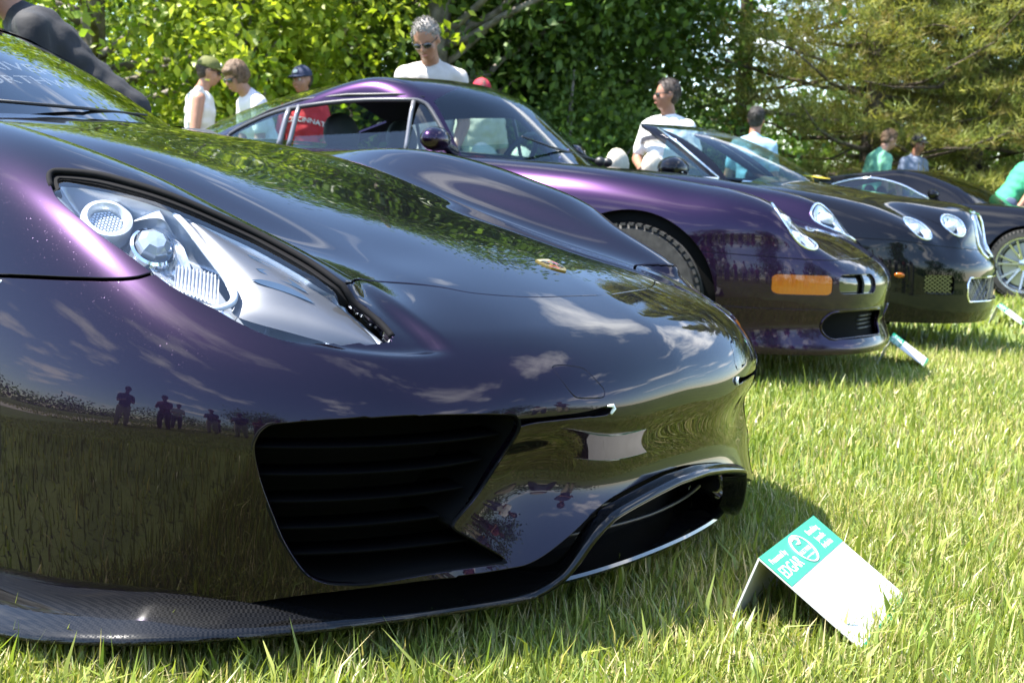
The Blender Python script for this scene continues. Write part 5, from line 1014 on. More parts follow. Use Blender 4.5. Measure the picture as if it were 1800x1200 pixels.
    frm = keep(keep(cab, lambda V: hdr(V)+.04), lambda V: -np.minimum(ap(V), hdr(V)-.01)); frm = keep(keep(frm, lambda V: V[:, 2]-.93), lambda V: V[:, 2]-.965-(-.70-V[:, 0])*.62); both(frm.rim(.02, MIDP)).build('windscreen_frame', M_PBLK, root)
    for sd in (1, -1):
        onp = lambda x, z: (lambda q: tuple((q+np.array([0, -.006, .004]))*[1, sd, 1]))(cast(GC, np.array([[x, 0, z]]), np.array([[0, -1.0, 0]]), 1.2)[0][0])
        mb = MB(); mb.tube([onp(x, z) for x, z in ((-.63,.955),(-.78,1.06),(-.92,1.155),(-1.08,1.245))], [.012,.014,.014,.010], 8, flat=.6); mb.build('pillar_chrome', M_CHROME, root)
        mb = MB(); mb.tube([(-.62, sd*.815, .955), (-1.2, sd*.83, .958), (-2.2, sd*.83, .975)], .010, 6); mb.build('door_chrome', M_CHROME, root)
        tri = [Vector(onp(x, z)) for x, z in ((-.68,.965),(-1.0,1.18),(-1.0,.965))]; plate('vent_window', tri, .004, M_WIND, root, (0,1,0))
        seat(root, (-1.06, sd*.37, .36), M_CREAM, .54, .60); seat(root, (-2.05, sd*.34, .46), M_CREAM, .5, .5)
    mb = MB(); mb.grid([[(-.42-.5*y*y, y, .97), (-.75-.2*y*y, y, .965), (-.92, y, .88), (-.92, y, .5)] for y in np.linspace(-.72,.72,9)]); mb.build('dashboard', mat('dark_dash', (.02,.022,.024), .7), root)
    mb = MB(); mb.grid([[(-2.33, y, .985+.03*math.cos(y*1.6)), (-2.6, y, 1.01+.04*math.cos(y*1.6)), (-3.0, y, 1.0)] for y in np.linspace(-.7,.7,9)]); mb.build('soft_top_cover', mat('soft_top', (.03,.03,.035), .8), root)
    mb = MB(); mb.box((-1.4,0,.5), (1.9,1.5,.04)); mb.build('cockpit_floor', mat('dark_interior', (.03,.03,.032), .7), root)
    # yellow card under the wiper
    card = empty('yellow_card', root.matrix_basis @ Vector((-.21, .12, 1.012)), R(10)); tag(card, 'bright yellow card lying at the foot of the black convertible windscreen', 'card')
    mb = MB(); mb.prism([(-.06,-.17,0),(.05,-.15,-.012),(.05,.17,-.012),(-.06,.15,0)], (0,0,0), (0,0,.004)); mb.build('card_sheet', mat('yellow_card', (.85,.60,.03), .5), card, smooth=False)
    mb = MB(); mb.prism([(-.02,-.05,.005),(.02,-.05,.001),(.02,.06,.001),(-.02,.06,.005)], (0,0,0), (0,0,.002)); mb.build('card_print', mat('card_print', (.75,.72,.6), .5), card, smooth=False)

# ================================================================== dark coupe far along the row
def car_far():
    root = empty('black_coupe', (-1.30, 12.20, -.11), R(9)); tag(root, 'low black coupe with bright split-spoke wheel, farthest car in the row', 'car', 'cars parked in a row on the lawn')
    H = Table({0: [(-3.6,.7),(-3.2,.88),(-2.2,.95),(-.9,.90),(-.3,.88),(.2,.80),(.6,.70),(.9,.55),(1.1,.4)], .4: [(-3.6,.68),(-3.2,.87),(-2.2,.95),(-.9,.90),(-.3,.875),(.2,.80),(.6,.69),(.9,.53),(1.1,.38)],
        .68: [(-3.6,.62),(-3.2,.86),(-2.2,.94),(-.9,.92),(-.3,.918),(0,.905),(.3,.84),(.6,.70),(.85,.5),(1.1,.3)], .82: [(-3.6,.5),(-3.2,.76),(-2.2,.86),(-.9,.83),(-.3,.86),(0,.85),(.3,.77),(.6,.6),(1.1,.1)], .93: [(-3.6,.3),(-2.5,.66),(-.9,.5),(0,.64),(.4,.5),(1.1,-.1)], 1.1: [(-3.6,-.1),(0,0),(1.1,-.4)]}, -3.8, 1.2, .1, 1.15, .07)
    def G(X, Y, Z):
        ay = np.abs(Y); xr = np.maximum(X, 0)/.93; F = (xr**2.4+(ay/.945)**2.4)**(1/2.4); return smax(smax((Z-H(X, Y))*.93, (F-1)*.94, .06), -(X+3.45)*.9, .2)
    nose = fan(G, -.4, .32, .62, 60, 80, -28, 100, 80); body = tubes(G, np.linspace(-3.44, -.38, 50), .42, np.linspace(-112, 0, 40)); arch = lambda cx, r: (lambda V: np.where(np.abs(V[:, 1]) > .6, np.hypot(V[:, 0]-cx, V[:, 2]-.345)-r, 1.0))
    nose = keep(keep(keep(nose, lambda V: V[:, 0]+.4), lambda V: V[:, 2]-.15), arch(0, .385)); body = keep(keep(keep(body, lambda V: V[:, 2]-.15), arch(0, .385)), arch(-2.65, .385))
    both(nose).build('front_body', M_PBLK, root); both(body).build('rear_body', M_PBLK, root)
    base = [(-.10,.83),(-.25,.925),(-.37,1.006),(-.72,1.148),(-1.08,1.222),(-1.3,1.232),(-1.56,1.205),(-2.04,1.13),(-2.4,1.05),(-2.9,.93)][::-1]; RT = Table({y: [(x-.6*y*y*float(sstep(-1.6,-.8,np.array(x))), z-.03*y*y) for x, z in base] for y in (0,.2,.4,.6,.8)}, -3, 0, .07, 1.0, .08)
    hw = lambda Z, X: .74-.50*np.clip(Z-.90, -.3, .5)-.18*np.clip(-X-1.6, 0, 2)
    def GC(X, Y, Z): return smax((Z-RT(X, Y))*.93, (np.abs(Y)-hw(Z, X))*.92, .06)
    cab = tubes(GC, np.linspace(-2.9, -.15, 100), .82, np.linspace(-95, 0, 60), 1.2); win = smooth_loop([(-2.10,.985),(-1.96,1.05),(-1.75,1.105),(-1.55,1.118),(-1.30,1.07),(-1.10,.985),(-1.0,.925),(-1.5,.93),(-2.0,.955)], 6)
    sf = lambda V: np.where(V[:, 1] < -.3, polysdf(V[:, [0, 2]], win), -.5); hdr = lambda V: V[:, 0]+1.02+.2*V[:, 1]**2; ap = lambda V: hw(V[:, 2], V[:, 0])-.06-np.abs(V[:, 1])
    both(keep(keep(keep(cab, hdr), ap), lambda V: V[:, 2]-.90)).build('windscreen', M_WIND2, root); sh = keep(keep(keep(cab, lambda V: -sf(V)), lambda V: -np.minimum(ap(V), hdr(V))), lambda V: V[:, 2]-.88); both(sh).build('roof_shell', M_PBLK, root)
    both(sh.offset(-.02)).build('headliner', mat('headliner', (.02,.02,.022), .9), root)
    for sd in (1, -1):
        fx = (lambda S: S) if sd == 1 else (lambda S: S.mirror()); fx(keep(cab, sf)).build('side_window', M_WIND, root)
        on = lambda x, z: (lambda q: tuple((q+np.array([0,-.004,0]))*[1, sd, 1]))(cast(GC, np.array([[x, 0, z]]), np.array([[0, -1.0, 0]]), 1.2)[0][0]); mb = MB(); mb.tube([on(x, z) for x, z in np.concatenate([win, win[:1]])[::2]], .010, 6, cap=False); mb.build('window_trim', M_CHROME, root)
        make_wheel(root, (0, sd*.84, .345), .345, .25, .265, 7, sd, M_ALLOY, True); make_wheel(root, (-2.65, sd*.84, .345), .345, .28, .265, 7, sd, M_ALLOY, True)
        mb = MB(); mb.lathe([(.38, 0), (.38, sd*-.2), (.05, sd*-.2)], c=(0, sd*.90, .345), axis='Y', n=36); mb.build('wheel_well', M_VOID, root)
        mr = bpy.data.objects.new('door_mirror', None); link(mr, root); mb = MB(); mb.ellip((-.92, sd*.98, .985), (.06,.10,.055), 14, 8); mb.build('mirror_shell', M_PBLK, mr); mb = MB(); mb.tube([(-.9, sd*.78, .93), (-.92, sd*.92, .96)], .02, 6); mb.build('mirror_arm', M_PBLK, mr)
        mb = MB(); mb.ellip((.62, sd*.62, .64), (.13,.10,.05), 14, 8, Matrix.Rotation(R(28), 3, 'Y')); mb.build('headlight', M_CHROME, root)
    dm = mat('dark_interior', (.03,.03,.032), .7); seat(root, (-1.3,-.36,.27), dm); seat(root, (-1.3,.36,.27), dm)
# ================================================================== people
def cloth(name, c, rough=.8):
    if name in MATS: return MATS[name]
    c2 = tuple(min(1, x*1.12+.004) for x in c); return noise_color(name, c, c2, 14, 4, rough, bump=.5, bscale=18)
COLS = {}
def reg(t):
    if t[1]: COLS[t[0]] = t[1]
    return (t[0], COLS[t[0]])
SKINS = {'fair': (.34,.175,.115), 'tan': (.28,.135,.085), 'pale': (.38,.21,.15)}
def skin(k): return mat('skin_'+k, SKINS[k], .48, sss=.12)
def cap_(mb, p0, p1, r0, r1, n=12):
    """closed tapered limb with round ends"""
    p0, p1 = Vector(p0), Vector(p1); d = (p1-p0); L = d.length; d = d.normalized() if L > 1e-6 else Vector((0,0,1)); P = []; Rr = []
    for t in (-90,-60,-30): P.append(p0+d*r0*math.sin(R(t))); Rr.append(max(r0*math.cos(R(t)), 1e-4))
    P.append(p0); Rr.append(r0); P.append(p0.lerp(p1, .5)); Rr.append((r0+r1)/2*1.02); P.append(p1); Rr.append(r1)
    for t in (30,60,90): P.append(p1+d*r1*math.sin(R(t))); Rr.append(max(r1*math.cos(R(t)), 1e-4))
    mb.tube(P, Rr, n)
def remesh(mb, name, voxel, material, parent, smooth_it=6, disp=0, dsize=.08):
    me = bpy.data.meshes.new(name); me.from_pydata(mb.V, [], mb.F); me.update(); o = bpy.data.objects.new(name, me); COL.objects.link(o)
    m = o.modifiers.new('r', 'REMESH'); m.mode = 'VOXEL'; m.voxel_size = voxel; m.use_smooth_shade = True
    s = o.modifiers.new('s', 'SMOOTH'); s.factor = .5; s.iterations = smooth_it
    dg = bpy.context.evaluated_depsgraph_get(); me2 = bpy.data.meshes.new_from_object(o.evaluated_get(dg)); bpy.data.objects.remove(o); bpy.data.meshes.remove(me); me2.name = name
    if disp:
        n = len(me2.vertices); co = np.empty(n*3, np.float32); no = np.empty(n*3, np.float32); me2.vertices.foreach_get('co', co); me2.vertices.foreach_get('normal', no); co = co.reshape(-1, 3); no = no.reshape(-1, 3)
        k = 2*math.pi/dsize; w = np.sin(co[:, 0]*k+1.7*np.sin(co[:, 2]*k*.7))*np.sin(co[:, 1]*k*1.1+1.3*np.sin(co[:, 0]*k*.6))+.6*np.sin(co[:, 2]*k*1.3+2*np.sin(co[:, 1]*k*.8)); me2.vertices.foreach_set('co', (co+no*(w*disp)[:, None]).ravel())
    me2.materials.clear(); me2.materials.append(material); me2.polygons.foreach_set('use_smooth', np.ones(len(me2.polygons), bool)); me2.update(); o = bpy.data.objects.new(name, me2); link(o, parent); return o
def person(label, at, yaw, h=1.78, lean=0, head=(0, 0, 0), arms=None, top='tshirt', top_c=('white_cotton', (.75,.74,.72)), legs=('denim', (.05,.07,.12)), hair=('brown_hair', (.075,.042,.020)), hair_kind='short', hat=None, glasses=True, skin_k='fair', voxel=.0145, bend=0, group='visitors among the cars', collar=None, zoff=0, shoes=('black_shoes', (.02,.02,.02)), text=None, band=None):
    """head=(yaw, pitch down, roll) in degrees relative to the chest; arms = [(elbow, wrist)] offsets from the shoulder in body axes, right then left"""
    top_c, legs, hair, shoes = reg(top_c), reg(legs), reg(hair), reg(shoes); collar = reg(collar) if collar else None
    root = empty('person', (at[0], at[1], float(ground_z(at[0], at[1]))+zoff), yaw); s = h/1.78; root.scale = (s, s, s); tag(root, label, 'person', group); sk = skin(skin_k)
    LR = Matrix.Rotation(R(lean), 3, 'Y'); PV = Vector((0,0,.96))
    def up(v): return PV+LR @ (Vector(v)-PV)        # upper body turned about the hips
    sh = [Vector((.0,-.168,1.405)), Vector((.0,.168,1.405))]; arms = arms or [((.0,-.06,-.29), (.06,-.06,-.54)), ((.0,.06,-.29), (.06,.06,-.54))]
    A = [(up(sh[i]), up(sh[i]+Vector(arms[i][0])), up(sh[i]+Vector(arms[i][1]))) for i in (0, 1)]; ft = .07
    hips = [Vector((0,-.095,.93)), Vector((0,.095,.93))]; kn = [Vector((.03,-.11,.50)), Vector((.03,.12,.50))]; an = [Vector((-.02,-.115,.085)), Vector((-.02,.125,.085))]
    def torso(mb, g=0.0, tank=False, z1=1.46):
        for (z, ry, rx, x) in ((.94,.155,.115,0), (1.02,.148,.108,.005), (1.12,.145,.105,.01), (1.22,.158,.112,.012), (1.31,.170,.118,.008), (1.385,.150,.105,0)): mb.ellip(up((x,0,z)), (rx+g, ry+g, .105+g*.5), 16, 10, LR)
        if not tank:
            [cap_(mb, up((-.005,sy*.03,1.435)), up((0,sy*.160,1.402)), .062+g*.7, .054+g*.8) for sy in (-1, 1)]
            cap_(mb, up((-.01,0,1.40)), up((-.005,0,1.475)), .085+g*.5, .062+g*.4)
        else:
            for sy in (-1, 1): cap_(mb, up((-.03,sy*.095,1.38)), up((-.01,sy*.105,1.475)), .05+g, .030+g)
    b = MB(); torso(b)
    for i in (0, 1):
        sg = -1 if i == 0 else 1
        cap_(b, hips[i], kn[i], .088, .060); cap_(b, kn[i], an[i], .062, .040); S, E, W = A[i]; cap_(b, S, E, .056, .043); cap_(b, E, W, .044, .029)
        d = (W-E).normalized(); side = d.cross(Vector((1,0,0))).normalized() if abs(d.x) < .9 else d.cross(Vector((0,0,1))).normalized(); nrm = d.cross(side); pc = W+d*.05; rot = Matrix((d, side, nrm)).transposed(); b.ellip(pc, (.055,.040,.018), 10, 8, rot)
        for f, (o_, L_) in enumerate(((-.030,.062),(-.010,.074),(.011,.070),(.030,.054))):
            q0 = W+d*.085+side*o_; q1 = q0+d*L_*.5+nrm*.006*sg; q2 = q1+d*L_*.45+nrm*.022*sg; cap_(b, q0, q1, .0095, .009, 8); cap_(b, q1, q2, .009, .008, 8)
        q0 = W+d*.03-side*.034; cap_(b, q0, q0+d*.045-side*.03+nrm*.01, .012, .009, 8)
        fo = an[i]; cap_(b, fo+Vector((-.03,0,-.045)), fo+Vector((.15,sg*.02,-.05)), .042, .034)
    # neck and head
    nb = up((.0,0,1.46)); HR = Matrix.Rotation(R(lean)*.55, 3, 'Y') @ Matrix.Rotation(R(head[0]), 3, 'Z') @ Matrix.Rotation(R(head[1]), 3, 'Y') @ Matrix.Rotation(R(head[2]), 3, 'X'); hc = nb+LR @ Vector((.018,0,.075))+HR @ Vector((.022,0,.118)); cap_(b, nb, nb+(hc-nb)*.62, .058, .054)
    def hp(x, y, z): return hc+HR @ Vector((x, y, z))
    b.ellip(hp(-.012,0,.028), (.094,.076,.092), 18, 12, HR); b.ellip(hp(.018,0,-.035), (.070,.062,.085), 16, 12, HR); b.ellip(hp(.048,0,-.088), (.034,.036,.026), 12, 8, HR); b.ellip(hp(.060,0,.022), (.028,.055,.018), 12, 8, HR)
    cap_(b, hp(.082,0,.012), hp(.104,0,-.028), .010, .0155, 10); b.ellip(hp(.088,0,-.036), (.016,.020,.010), 10, 8, HR); b.ellip(hp(.075,0,-.062), (.018,.026,.013), 10, 8, HR)
    for sy in (-1, 1): b.ellip(hp(.052,sy*.040,-.030), (.028,.024,.028), 10, 8, HR); b.ellip(hp(-.008,sy*.078,-.008), (.020,.010,.033), 10, 8, HR)
    remesh(b, 'body', voxel, sk, root, 3)
    mb = MB(); mb.ellip(hp(.0905,0,-.064), (.006,.021,.0055), 12, 6, HR); mb.build('lips', mat('lips', (.42,.17,.14), .45), root)
    if not glasses:
        for sy in (-1, 1):
            e = MB(); e.ellip(hp(.077,sy*.031,.000), (.008,.0135,.0085), 10, 8, HR); o = e.build('eye', mat('eye_white', (.7,.7,.68), .2), root); e = MB(); e.ellip(hp(.0845,sy*.031,-.001), (.002,.006,.006), 8, 6, HR); e.build('iris', mat('iris', (.03,.02,.015), .1), o)
            e = MB(); e.tube([hp(.078,sy*.014,.018), hp(.080,sy*.032,.024), hp(.068,sy*.052,.019)], [.003,.0045,.002], 6); e.build('eyebrow', mat(hair[0]+'_brow', hair[1], .7), root)
    else:
        g = bpy.data.objects.new('sunglasses', None); link(g, root); gl = mat('sunglass_lens', (.008,.008,.009), .05, coat=1); fm = mat('sunglass_frame', (.02,.018,.018), .25)
        for sy in (-1, 1):
            e = MB(); e.ellip(hp(.086,sy*.034,-.002), (.010,.029,.0185), 14, 8, HR @ Matrix.Rotation(R(sy*14), 3, 'Z')); e.build('lens', gl, g); e = MB(); e.tube([hp(.080,sy*.062,.010), hp(.04,sy*.077,.012), hp(-.015,sy*.080,.008)], .0035, 6); e.build('temple', fm, g)
        e = MB(); e.tube([hp(.094,-.012,.010), hp(.098,0,.012), hp(.094,.012,.010)], .0035, 6); e.build('bridge', fm, g)
    # hair
    hm = noise_color(hair[0], hair[1], tuple(min(1, c*1.9+.01) for c in hair[1]), 60, 6, .55, bump=.9, bscale=120)
    if hair_kind != 'none':
        mb = MB(); nst = 420 if hair_kind == 'shaggy' else 0
        base_r = (.101,.084,.099) if hair_kind == 'shaggy' else (.098,.080,.096); mb.ellip(hp(-.022,0,.034), base_r, 20, 14, HR)
        if hair_kind == 'shaggy': mb.ellip(hp(-.035,0,-.01), (.078,.088,.085), 18, 12, HR); mb.ellip(hp(.045,0,.070), (.045,.065,.035), 14, 10, HR)
        else: mb.ellip(hp(-.045,0,-.01), (.058,.075,.07), 16, 10, HR)
        rs = random.Random(len(label))
        for k in range(nst):
            a, z = rs.uniform(0, 2*math.pi), rs.uniform(-.45, 1.0); rr = math.sqrt(max(0, 1-z*z)); x, y = rr*math.cos(a), rr*math.sin(a)
            if x > .50 and z < .55: continue
            if hair_kind != 'shaggy' and z < 0 and x > -.25: continue
            p = hp(-.022+x*base_r[0], y*base_r[1], .034+z*base_r[2]); dn = hp(-.022+x*base_r[0]*1.08+.02*(x > 0), y*base_r[1]*1.10, .034+z*base_r[2]-(.05 if hair_kind == 'shaggy' else -.012)); cap_(mb, p, p.lerp(dn, 1.0), .006, .003, 5)
        remesh(mb, 'hair', .0085, hm, root, 1 if nst else 2, disp=.0 if nst else .0016, dsize=.03)
        tf = MB(); rs = random.Random(len(label)+5)
        for k in range(420):
            a, z = rs.uniform(0, 2*math.pi), rs.uniform(-.55, 1.0); rr = math.sqrt(max(0, 1-z*z)); x, y = rr*math.cos(a), rr*math.sin(a)
            if hat and (z > -.12 or x > 0): continue
            if (x > .55 and z < .5) or (z < -.05 and x > -.2 and hair_kind != 'shaggy'): continue
            kf = 1.02; p0 = hp(-.022+x*base_r[0]*kf, y*base_r[1]*kf, .034+z*base_r[2]*kf); fl = rs.uniform(.012, .020)*(2.6 if hair_kind == 'shaggy' else 1.0); dn = -.8 if hair_kind == 'shaggy' else (.25 if z > .5 else -.35)
            p1 = p0+HR @ (Vector((x*.15+.35, y*.3, z*.1+dn)).normalized()*fl)+Vector((rs.gauss(0,.004), rs.gauss(0,.004), rs.gauss(0,.004))); tf.tube([p0, p0.lerp(p1, .55)+HR @ Vector((x,y,z))*.004, p1], [.0032,.0024,.0006], 4, cap=False)
        tf.build('hair_strands', hm, root)
    if hat:
        kind, hcname, hcol, back = hat; hmat = cloth(hcname, hcol); hh = bpy.data.objects.new('cap', None); link(hh, root); HB = HR @ Matrix.Rotation(math.pi if back else 0, 3, 'Z')
        def bp(x, y, z): return hc+HB @ Vector((x, y, z))
        mb = MB(); mb.ellip(hp(-.014,0,.030), (.106,.089,.102), 22, 16, HR); cut = []; bm = bmesh.new(); me = bpy.data.meshes.new('crown'); me.from_pydata(mb.V, [], mb.F); bm.from_mesh(me); pn = HR @ Vector((.10,0,1)); bmesh.ops.bisect_plane(bm, geom=bm.verts[:]+bm.edges[:]+bm.faces[:], plane_co=hp(0,0,.026), plane_no=pn, clear_inner=True); bm.to_mesh(me); bm.free(); me.materials.append(hmat); me.polygons.foreach_set('use_smooth', np.ones(len(me.polygons), bool)); o = bpy.data.objects.new('crown', me); link(o, hh); sd_ = o.modifiers.new('t', 'SOLIDIFY'); sd_.thickness = .003
        mb = MB(); rows = []
        for k in range(9):
            a = R(-62+15.5*k); rows.append([bp(.088*math.cos(a)-.010, .086*math.sin(a), .036), bp(.088*math.cos(a)+.035*math.cos(a), .086*math.sin(a)*.98, .030+.006*math.cos(a)), bp(.088*math.cos(a)+.082*max(0, math.cos(a))**.6, .078*math.sin(a), .014+.010*math.cos(a))])
        mb.grid(rows); o = mb.build('brim', hmat, hh); sd_ = o.modifiers.new('t', 'SOLIDIFY'); sd_.thickness = .004
        mb = MB(); mb.ellip(hp(-.014,0,.133), (.008,.008,.005)); mb.build('button', hmat, hh)
        if kind == 'logo':
            mb = MB(); mb.ellip(hp(.085,0,.075), (.008,.026,.018), 12, 8, HR @ Matrix.Rotation(R(-25), 3, 'Y')); mb.build('cap_badge', mat('cap_badge', hat_badge.get(hcname, (.8,.8,.8)), .6), hh)
    # clothes
    cm = cloth(*top_c); t = MB(); torso(t, .017, top == 'tank')
    if top != 'tank':
        for i in (0, 1):
            S, E, W = A[i]; cap_(t, S, S.lerp(E, .72 if top != 'long' else 1.0), .066, .061 if top != 'long' else .056)
            if top == 'long': cap_(t, E, E.lerp(W, .95), .057, .043)
    remesh(t, 'tank_top' if top == 'tank' else ('jacket' if top == 'long' else 'shirt'), voxel, cm, root, 8, disp=.0035, dsize=.16)
    if collar:
        c = MB(); rows = []
        for k in range(15):
            a = R(25+310*k/14); rows.append([nb+LR @ Vector((.070*math.cos(a)+.0, .074*math.sin(a), -.012-.03*max(0, math.cos(a)))), nb+LR @ Vector((.066*math.cos(a), .070*math.sin(a), .030-.02*max(0, math.cos(a)))), nb+LR @ Vector((.092*math.cos(a), .098*math.sin(a), .000-.05*max(0, math.cos(a))))])
        c.grid(rows); o = c.build('collar', cloth(*collar), root); sd_ = o.modifiers.new('t', 'SOLIDIFY'); sd_.thickness = .004
    p = MB()
    for i in (0, 1): cap_(p, hips[i], kn[i], .105, .078); cap_(p, kn[i], an[i]+Vector((0,0,.04)), .078, .066)
    p.ellip((0,0,.93), (.132,.168,.10), 16, 10); remesh(p, 'trousers', voxel*1.3, cloth(*legs), root, 4, disp=.004, dsize=.2)
    for i in (0, 1):
        f = MB(); fo = an[i]; sg = -1 if i == 0 else 1; cap_(f, fo+Vector((-.04,0,-.040)), fo+Vector((.17,sg*.02,-.047)), .050, .040); cap_(f, fo+Vector((-.02,0,.0)), fo+Vector((-.02,0,-.04)), .050, .050); remesh(f, 'shoe', voxel*1.3, cloth(*shoes), root, 2)
    if band:
        z0, z1, bc, a0, a1 = band; mb = MB(); rows = []
        for zz in np.linspace(z0, z1, 5):
            rows.append([up(((.146+.006*(zz > 1.2))*math.cos(R(a))+.012, (.200+.014*(zz > 1.25))*math.sin(R(a)), zz+.02*math.cos(R(a*2)))) for a in np.linspace(a0, a1, 40)])
        mb.grid(rows); mb.build('shirt_band', cloth(*bc), root)
    if text:
        V2, F2 = text_mesh(text, .062); V2 = np.array(V2); V2[:, 0] -= V2[:, 0].mean(); q = []
        for x, y in V2:
            a = x/.19; q.append(up((.138*math.cos(a)+.006, x*.98, 1.285+y-.35*x*x*2.2)))
        mb = MB(); mb.add(q, F2); mb.build('shirt_lettering', mat('white_print', (.8,.8,.8), .7), root, smooth=False)
    return root
hat_badge = {'navy_cap': (.75,.76,.8), 'black_cap': (.65,.40,.08), 'olive_cap': (.7,.7,.65)}
TO_CAM = math.atan2(-VF[1], -VF[0]); IMG_R = math.atan2(VR[1], VR[0]); IMG_L = IMG_R+math.pi; AWAY = TO_CAM+math.pi
def at_px(u, d):
    """ground spot d metres ahead on the line through picture column u (1800 wide)"""
    return spot(d, (u-900)/2340*d)
def people():
    P = person; reg(('khaki', (.45,.40,.28))); reg(('dark_brown_hair', (.022,.014,.010))); reg(('denim', (.05,.07,.12))); reg(('white_cotton', (.75,.74,.72)))
    P('man in a white and navy tank top and olive cap, turned to the brown-haired man', at_px(330, 11.2), IMG_R+.15, 1.74, 4, (6, 8, 0), None, 'tank', ('white_tank', (.56,.55,.54)), band=(.90, 1.14, ('navy_print', (.03,.035,.06)), -180, 180), hair=('dark_brown_hair', (.022,.014,.010)), hat=('logo', 'olive_cap', (.09,.095,.02), False), skin_k='fair')
    P('young man with shaggy brown hair and sunglasses leaning forward in a white shirt', at_px(462, 10.9), IMG_L+.55, 1.76, 24, (14, 16, 0), [((.10,-.02,-.26), (.30,.02,-.40)), ((.10,.02,-.26), (.30,.0,-.40))], 'polo', ('white_polo_pink', (.60,.55,.58)), hair=('brown_hair', (.075,.042,.020)), hair_kind='shaggy', collar=('lilac_collar', (.62,.42,.58)), skin_k='fair')
    P('smiling man in a navy cap and red lettered shirt behind the purple coupe', at_px(518, 12.0), TO_CAM-.25, 1.78, 0, (-12, 4, 6), None, 'tshirt', ('red_cotton', (.45,.018,.025)), hair=('dark_brown_hair', ()), hat=('logo', 'navy_cap', (.018,.024,.055), False), glasses=False, skin_k='tan', text='CINCINNATI')
    P('grey-haired man in sunglasses and pale T-shirt looking down over the purple coupe', at_px(738, 9.3), TO_CAM-.05, 1.93, 9, (-10, 26, 9), [((.04,-.06,-.28), (.22,.0,-.46)), ((.04,.05,-.28), (.22,.0,-.46))], 'tshirt', ('pale_grey_cotton', (.40,.37,.345)), ('khaki', (.45,.40,.28)), hair=('grey_hair', (.13,.12,.11)), skin_k='tan', voxel=.0115)
    P('person in a bright red cap turned away, half hidden by the grey-haired man', at_px(824, 12.4), AWAY+.25, 1.80, 0, (0, 0, 0), None, 'tshirt', ('cream_cotton', (.40,.37,.28)), ('khaki', ()), hair=('dark_brown_hair', ()), hat=('plain', 'red_cap', (.30,.008,.03), False), skin_k='fair')
    P('man in a white polo shirt with a dark chest stripe looking sideways behind the convertible', at_px(1150, 10.6), TO_CAM-.45, 1.74, 0, (-52, 2, 0), [((-.02,-.09,-.27), (.20,.02,-.33)), ((-.02,.09,-.27), (.20,-.02,-.33))], 'polo', ('white_polo', (.60,.60,.60)), hair=('dark_brown_hair', ()), collar=('white_polo', ()), skin_k='tan', band=(1.275, 1.315, ('dark_stripe', (.03,.03,.04)), -85, 20))
    P('dark-haired head seen from behind past the convertible windscreen', at_px(1300, 12.6), AWAY-.35, 1.70, 0, (0, 4, 0), None, 'tshirt', ('pale_blue_cotton', (.22,.36,.50)), hair=('black_hair', (.010,.008,.007)), glasses=False, skin_k='tan')
    P('young man in a pale green T-shirt standing behind the low black coupe looking down', at_px(1512, 16.0), IMG_R+.3, 1.76, 8, (0, 24, 0), None, 'tshirt', ('pale_green_cotton', (.13,.34,.22)), hair=('brown_hair', ()), glasses=False, skin_k='fair')
    P('man in a black cap with a gold badge just above the black coupe roof', at_px(1580, 17.2), TO_CAM+.5, 1.76, 0, (0, 8, 0), None, 'tshirt', ('grey_blue_cotton', (.14,.17,.24)), hair=('dark_brown_hair', ()), hat=('logo', 'black_cap', (.015,.015,.015), False), glasses=False, skin_k='tan')
    P('man in a bright green T-shirt bending forward at the right edge', at_px(1742, 15.0), IMG_R+.2, 1.78, 36, (0, 10, 0), [((.10,-.02,-.27), (.12,.0,-.52)), ((.10,.02,-.27), (.12,.0,-.52))], 'tshirt', ('green_cotton', (.03,.26,.13)), hair=('brown_hair', ()), glasses=False, skin_k='fair')
    P('person in a black jacket leaning over the far side of the purple supercar', (-2.62, 1.45), IMG_L+.35, 1.86, 48, (0, -10, 0), [((.16,-.05,-.22), (.36,-.02,-.30)), ((.16,.05,-.22), (.36,.0,-.30))], 'long', ('black_jacket', (.009,.009,.011)), ('black_trousers', (.02,.02,.022)), hair=('black_hair', ()), glasses=False, skin_k='tan')
    # dark stripe across the polo shirt
    # visitors behind the photographer, seen only as reflections
    g = 'visitors mirrored in the paint'
    kinds = [('man in a dark shirt and shorts standing behind the photographer, mirrored in the purple paint', ('navy_shirt', (.03,.04,.08)), ('khaki', ())), ('visitor in a maroon shirt standing on the lawn, mirrored in the purple paint', ('maroon_shirt', (.16,.03,.03)), ('dark_trousers', (.03,.03,.035))), ('visitor in a white shirt standing on the lawn, mirrored in the purple paint', ('white_cotton', ()), ('denim', ()))]
    protos = []
    for i, (lb, tc, lc) in enumerate(kinds):
        q = ((2.2, -5.0), (3.4, -5.1), (4.4, -4.6))[i]; protos.append(P(lb, q, math.atan2(-q[1], -q[0])+.3, 1.72+.04*i, 3+4*i, (0, 8, 0), [((.10,-.04,-.26), (.30,.06,-.22)), ((.10,.04,-.26), (.30,-.06,-.22))], 'tshirt', tc, lc, hair=('dark_brown_hair', ()), skin_k='tan', voxel=.026, group=g))
    ring = [(k % 3, 2.4+r*math.cos(R(a)), -1.2+r*math.sin(R(a))) for k, (a, r) in enumerate(((-128,5.2),(-118,4.6),(-109,5.6),(-99,4.8),(-80,4.9),(-71,5.5),(-58,4.7),(-49,5.4),(-38,4.4),(-30,5.2),(-22,4.5),(-13,5.4),(-5,4.6),(3,5.3),(11,4.5),(19,5.4),(28,4.8),(37,5.6),(46,5.0),(-90,7.2),(-64,7.4),(-40,7.6),(-12,7.4),(12,7.2)))]
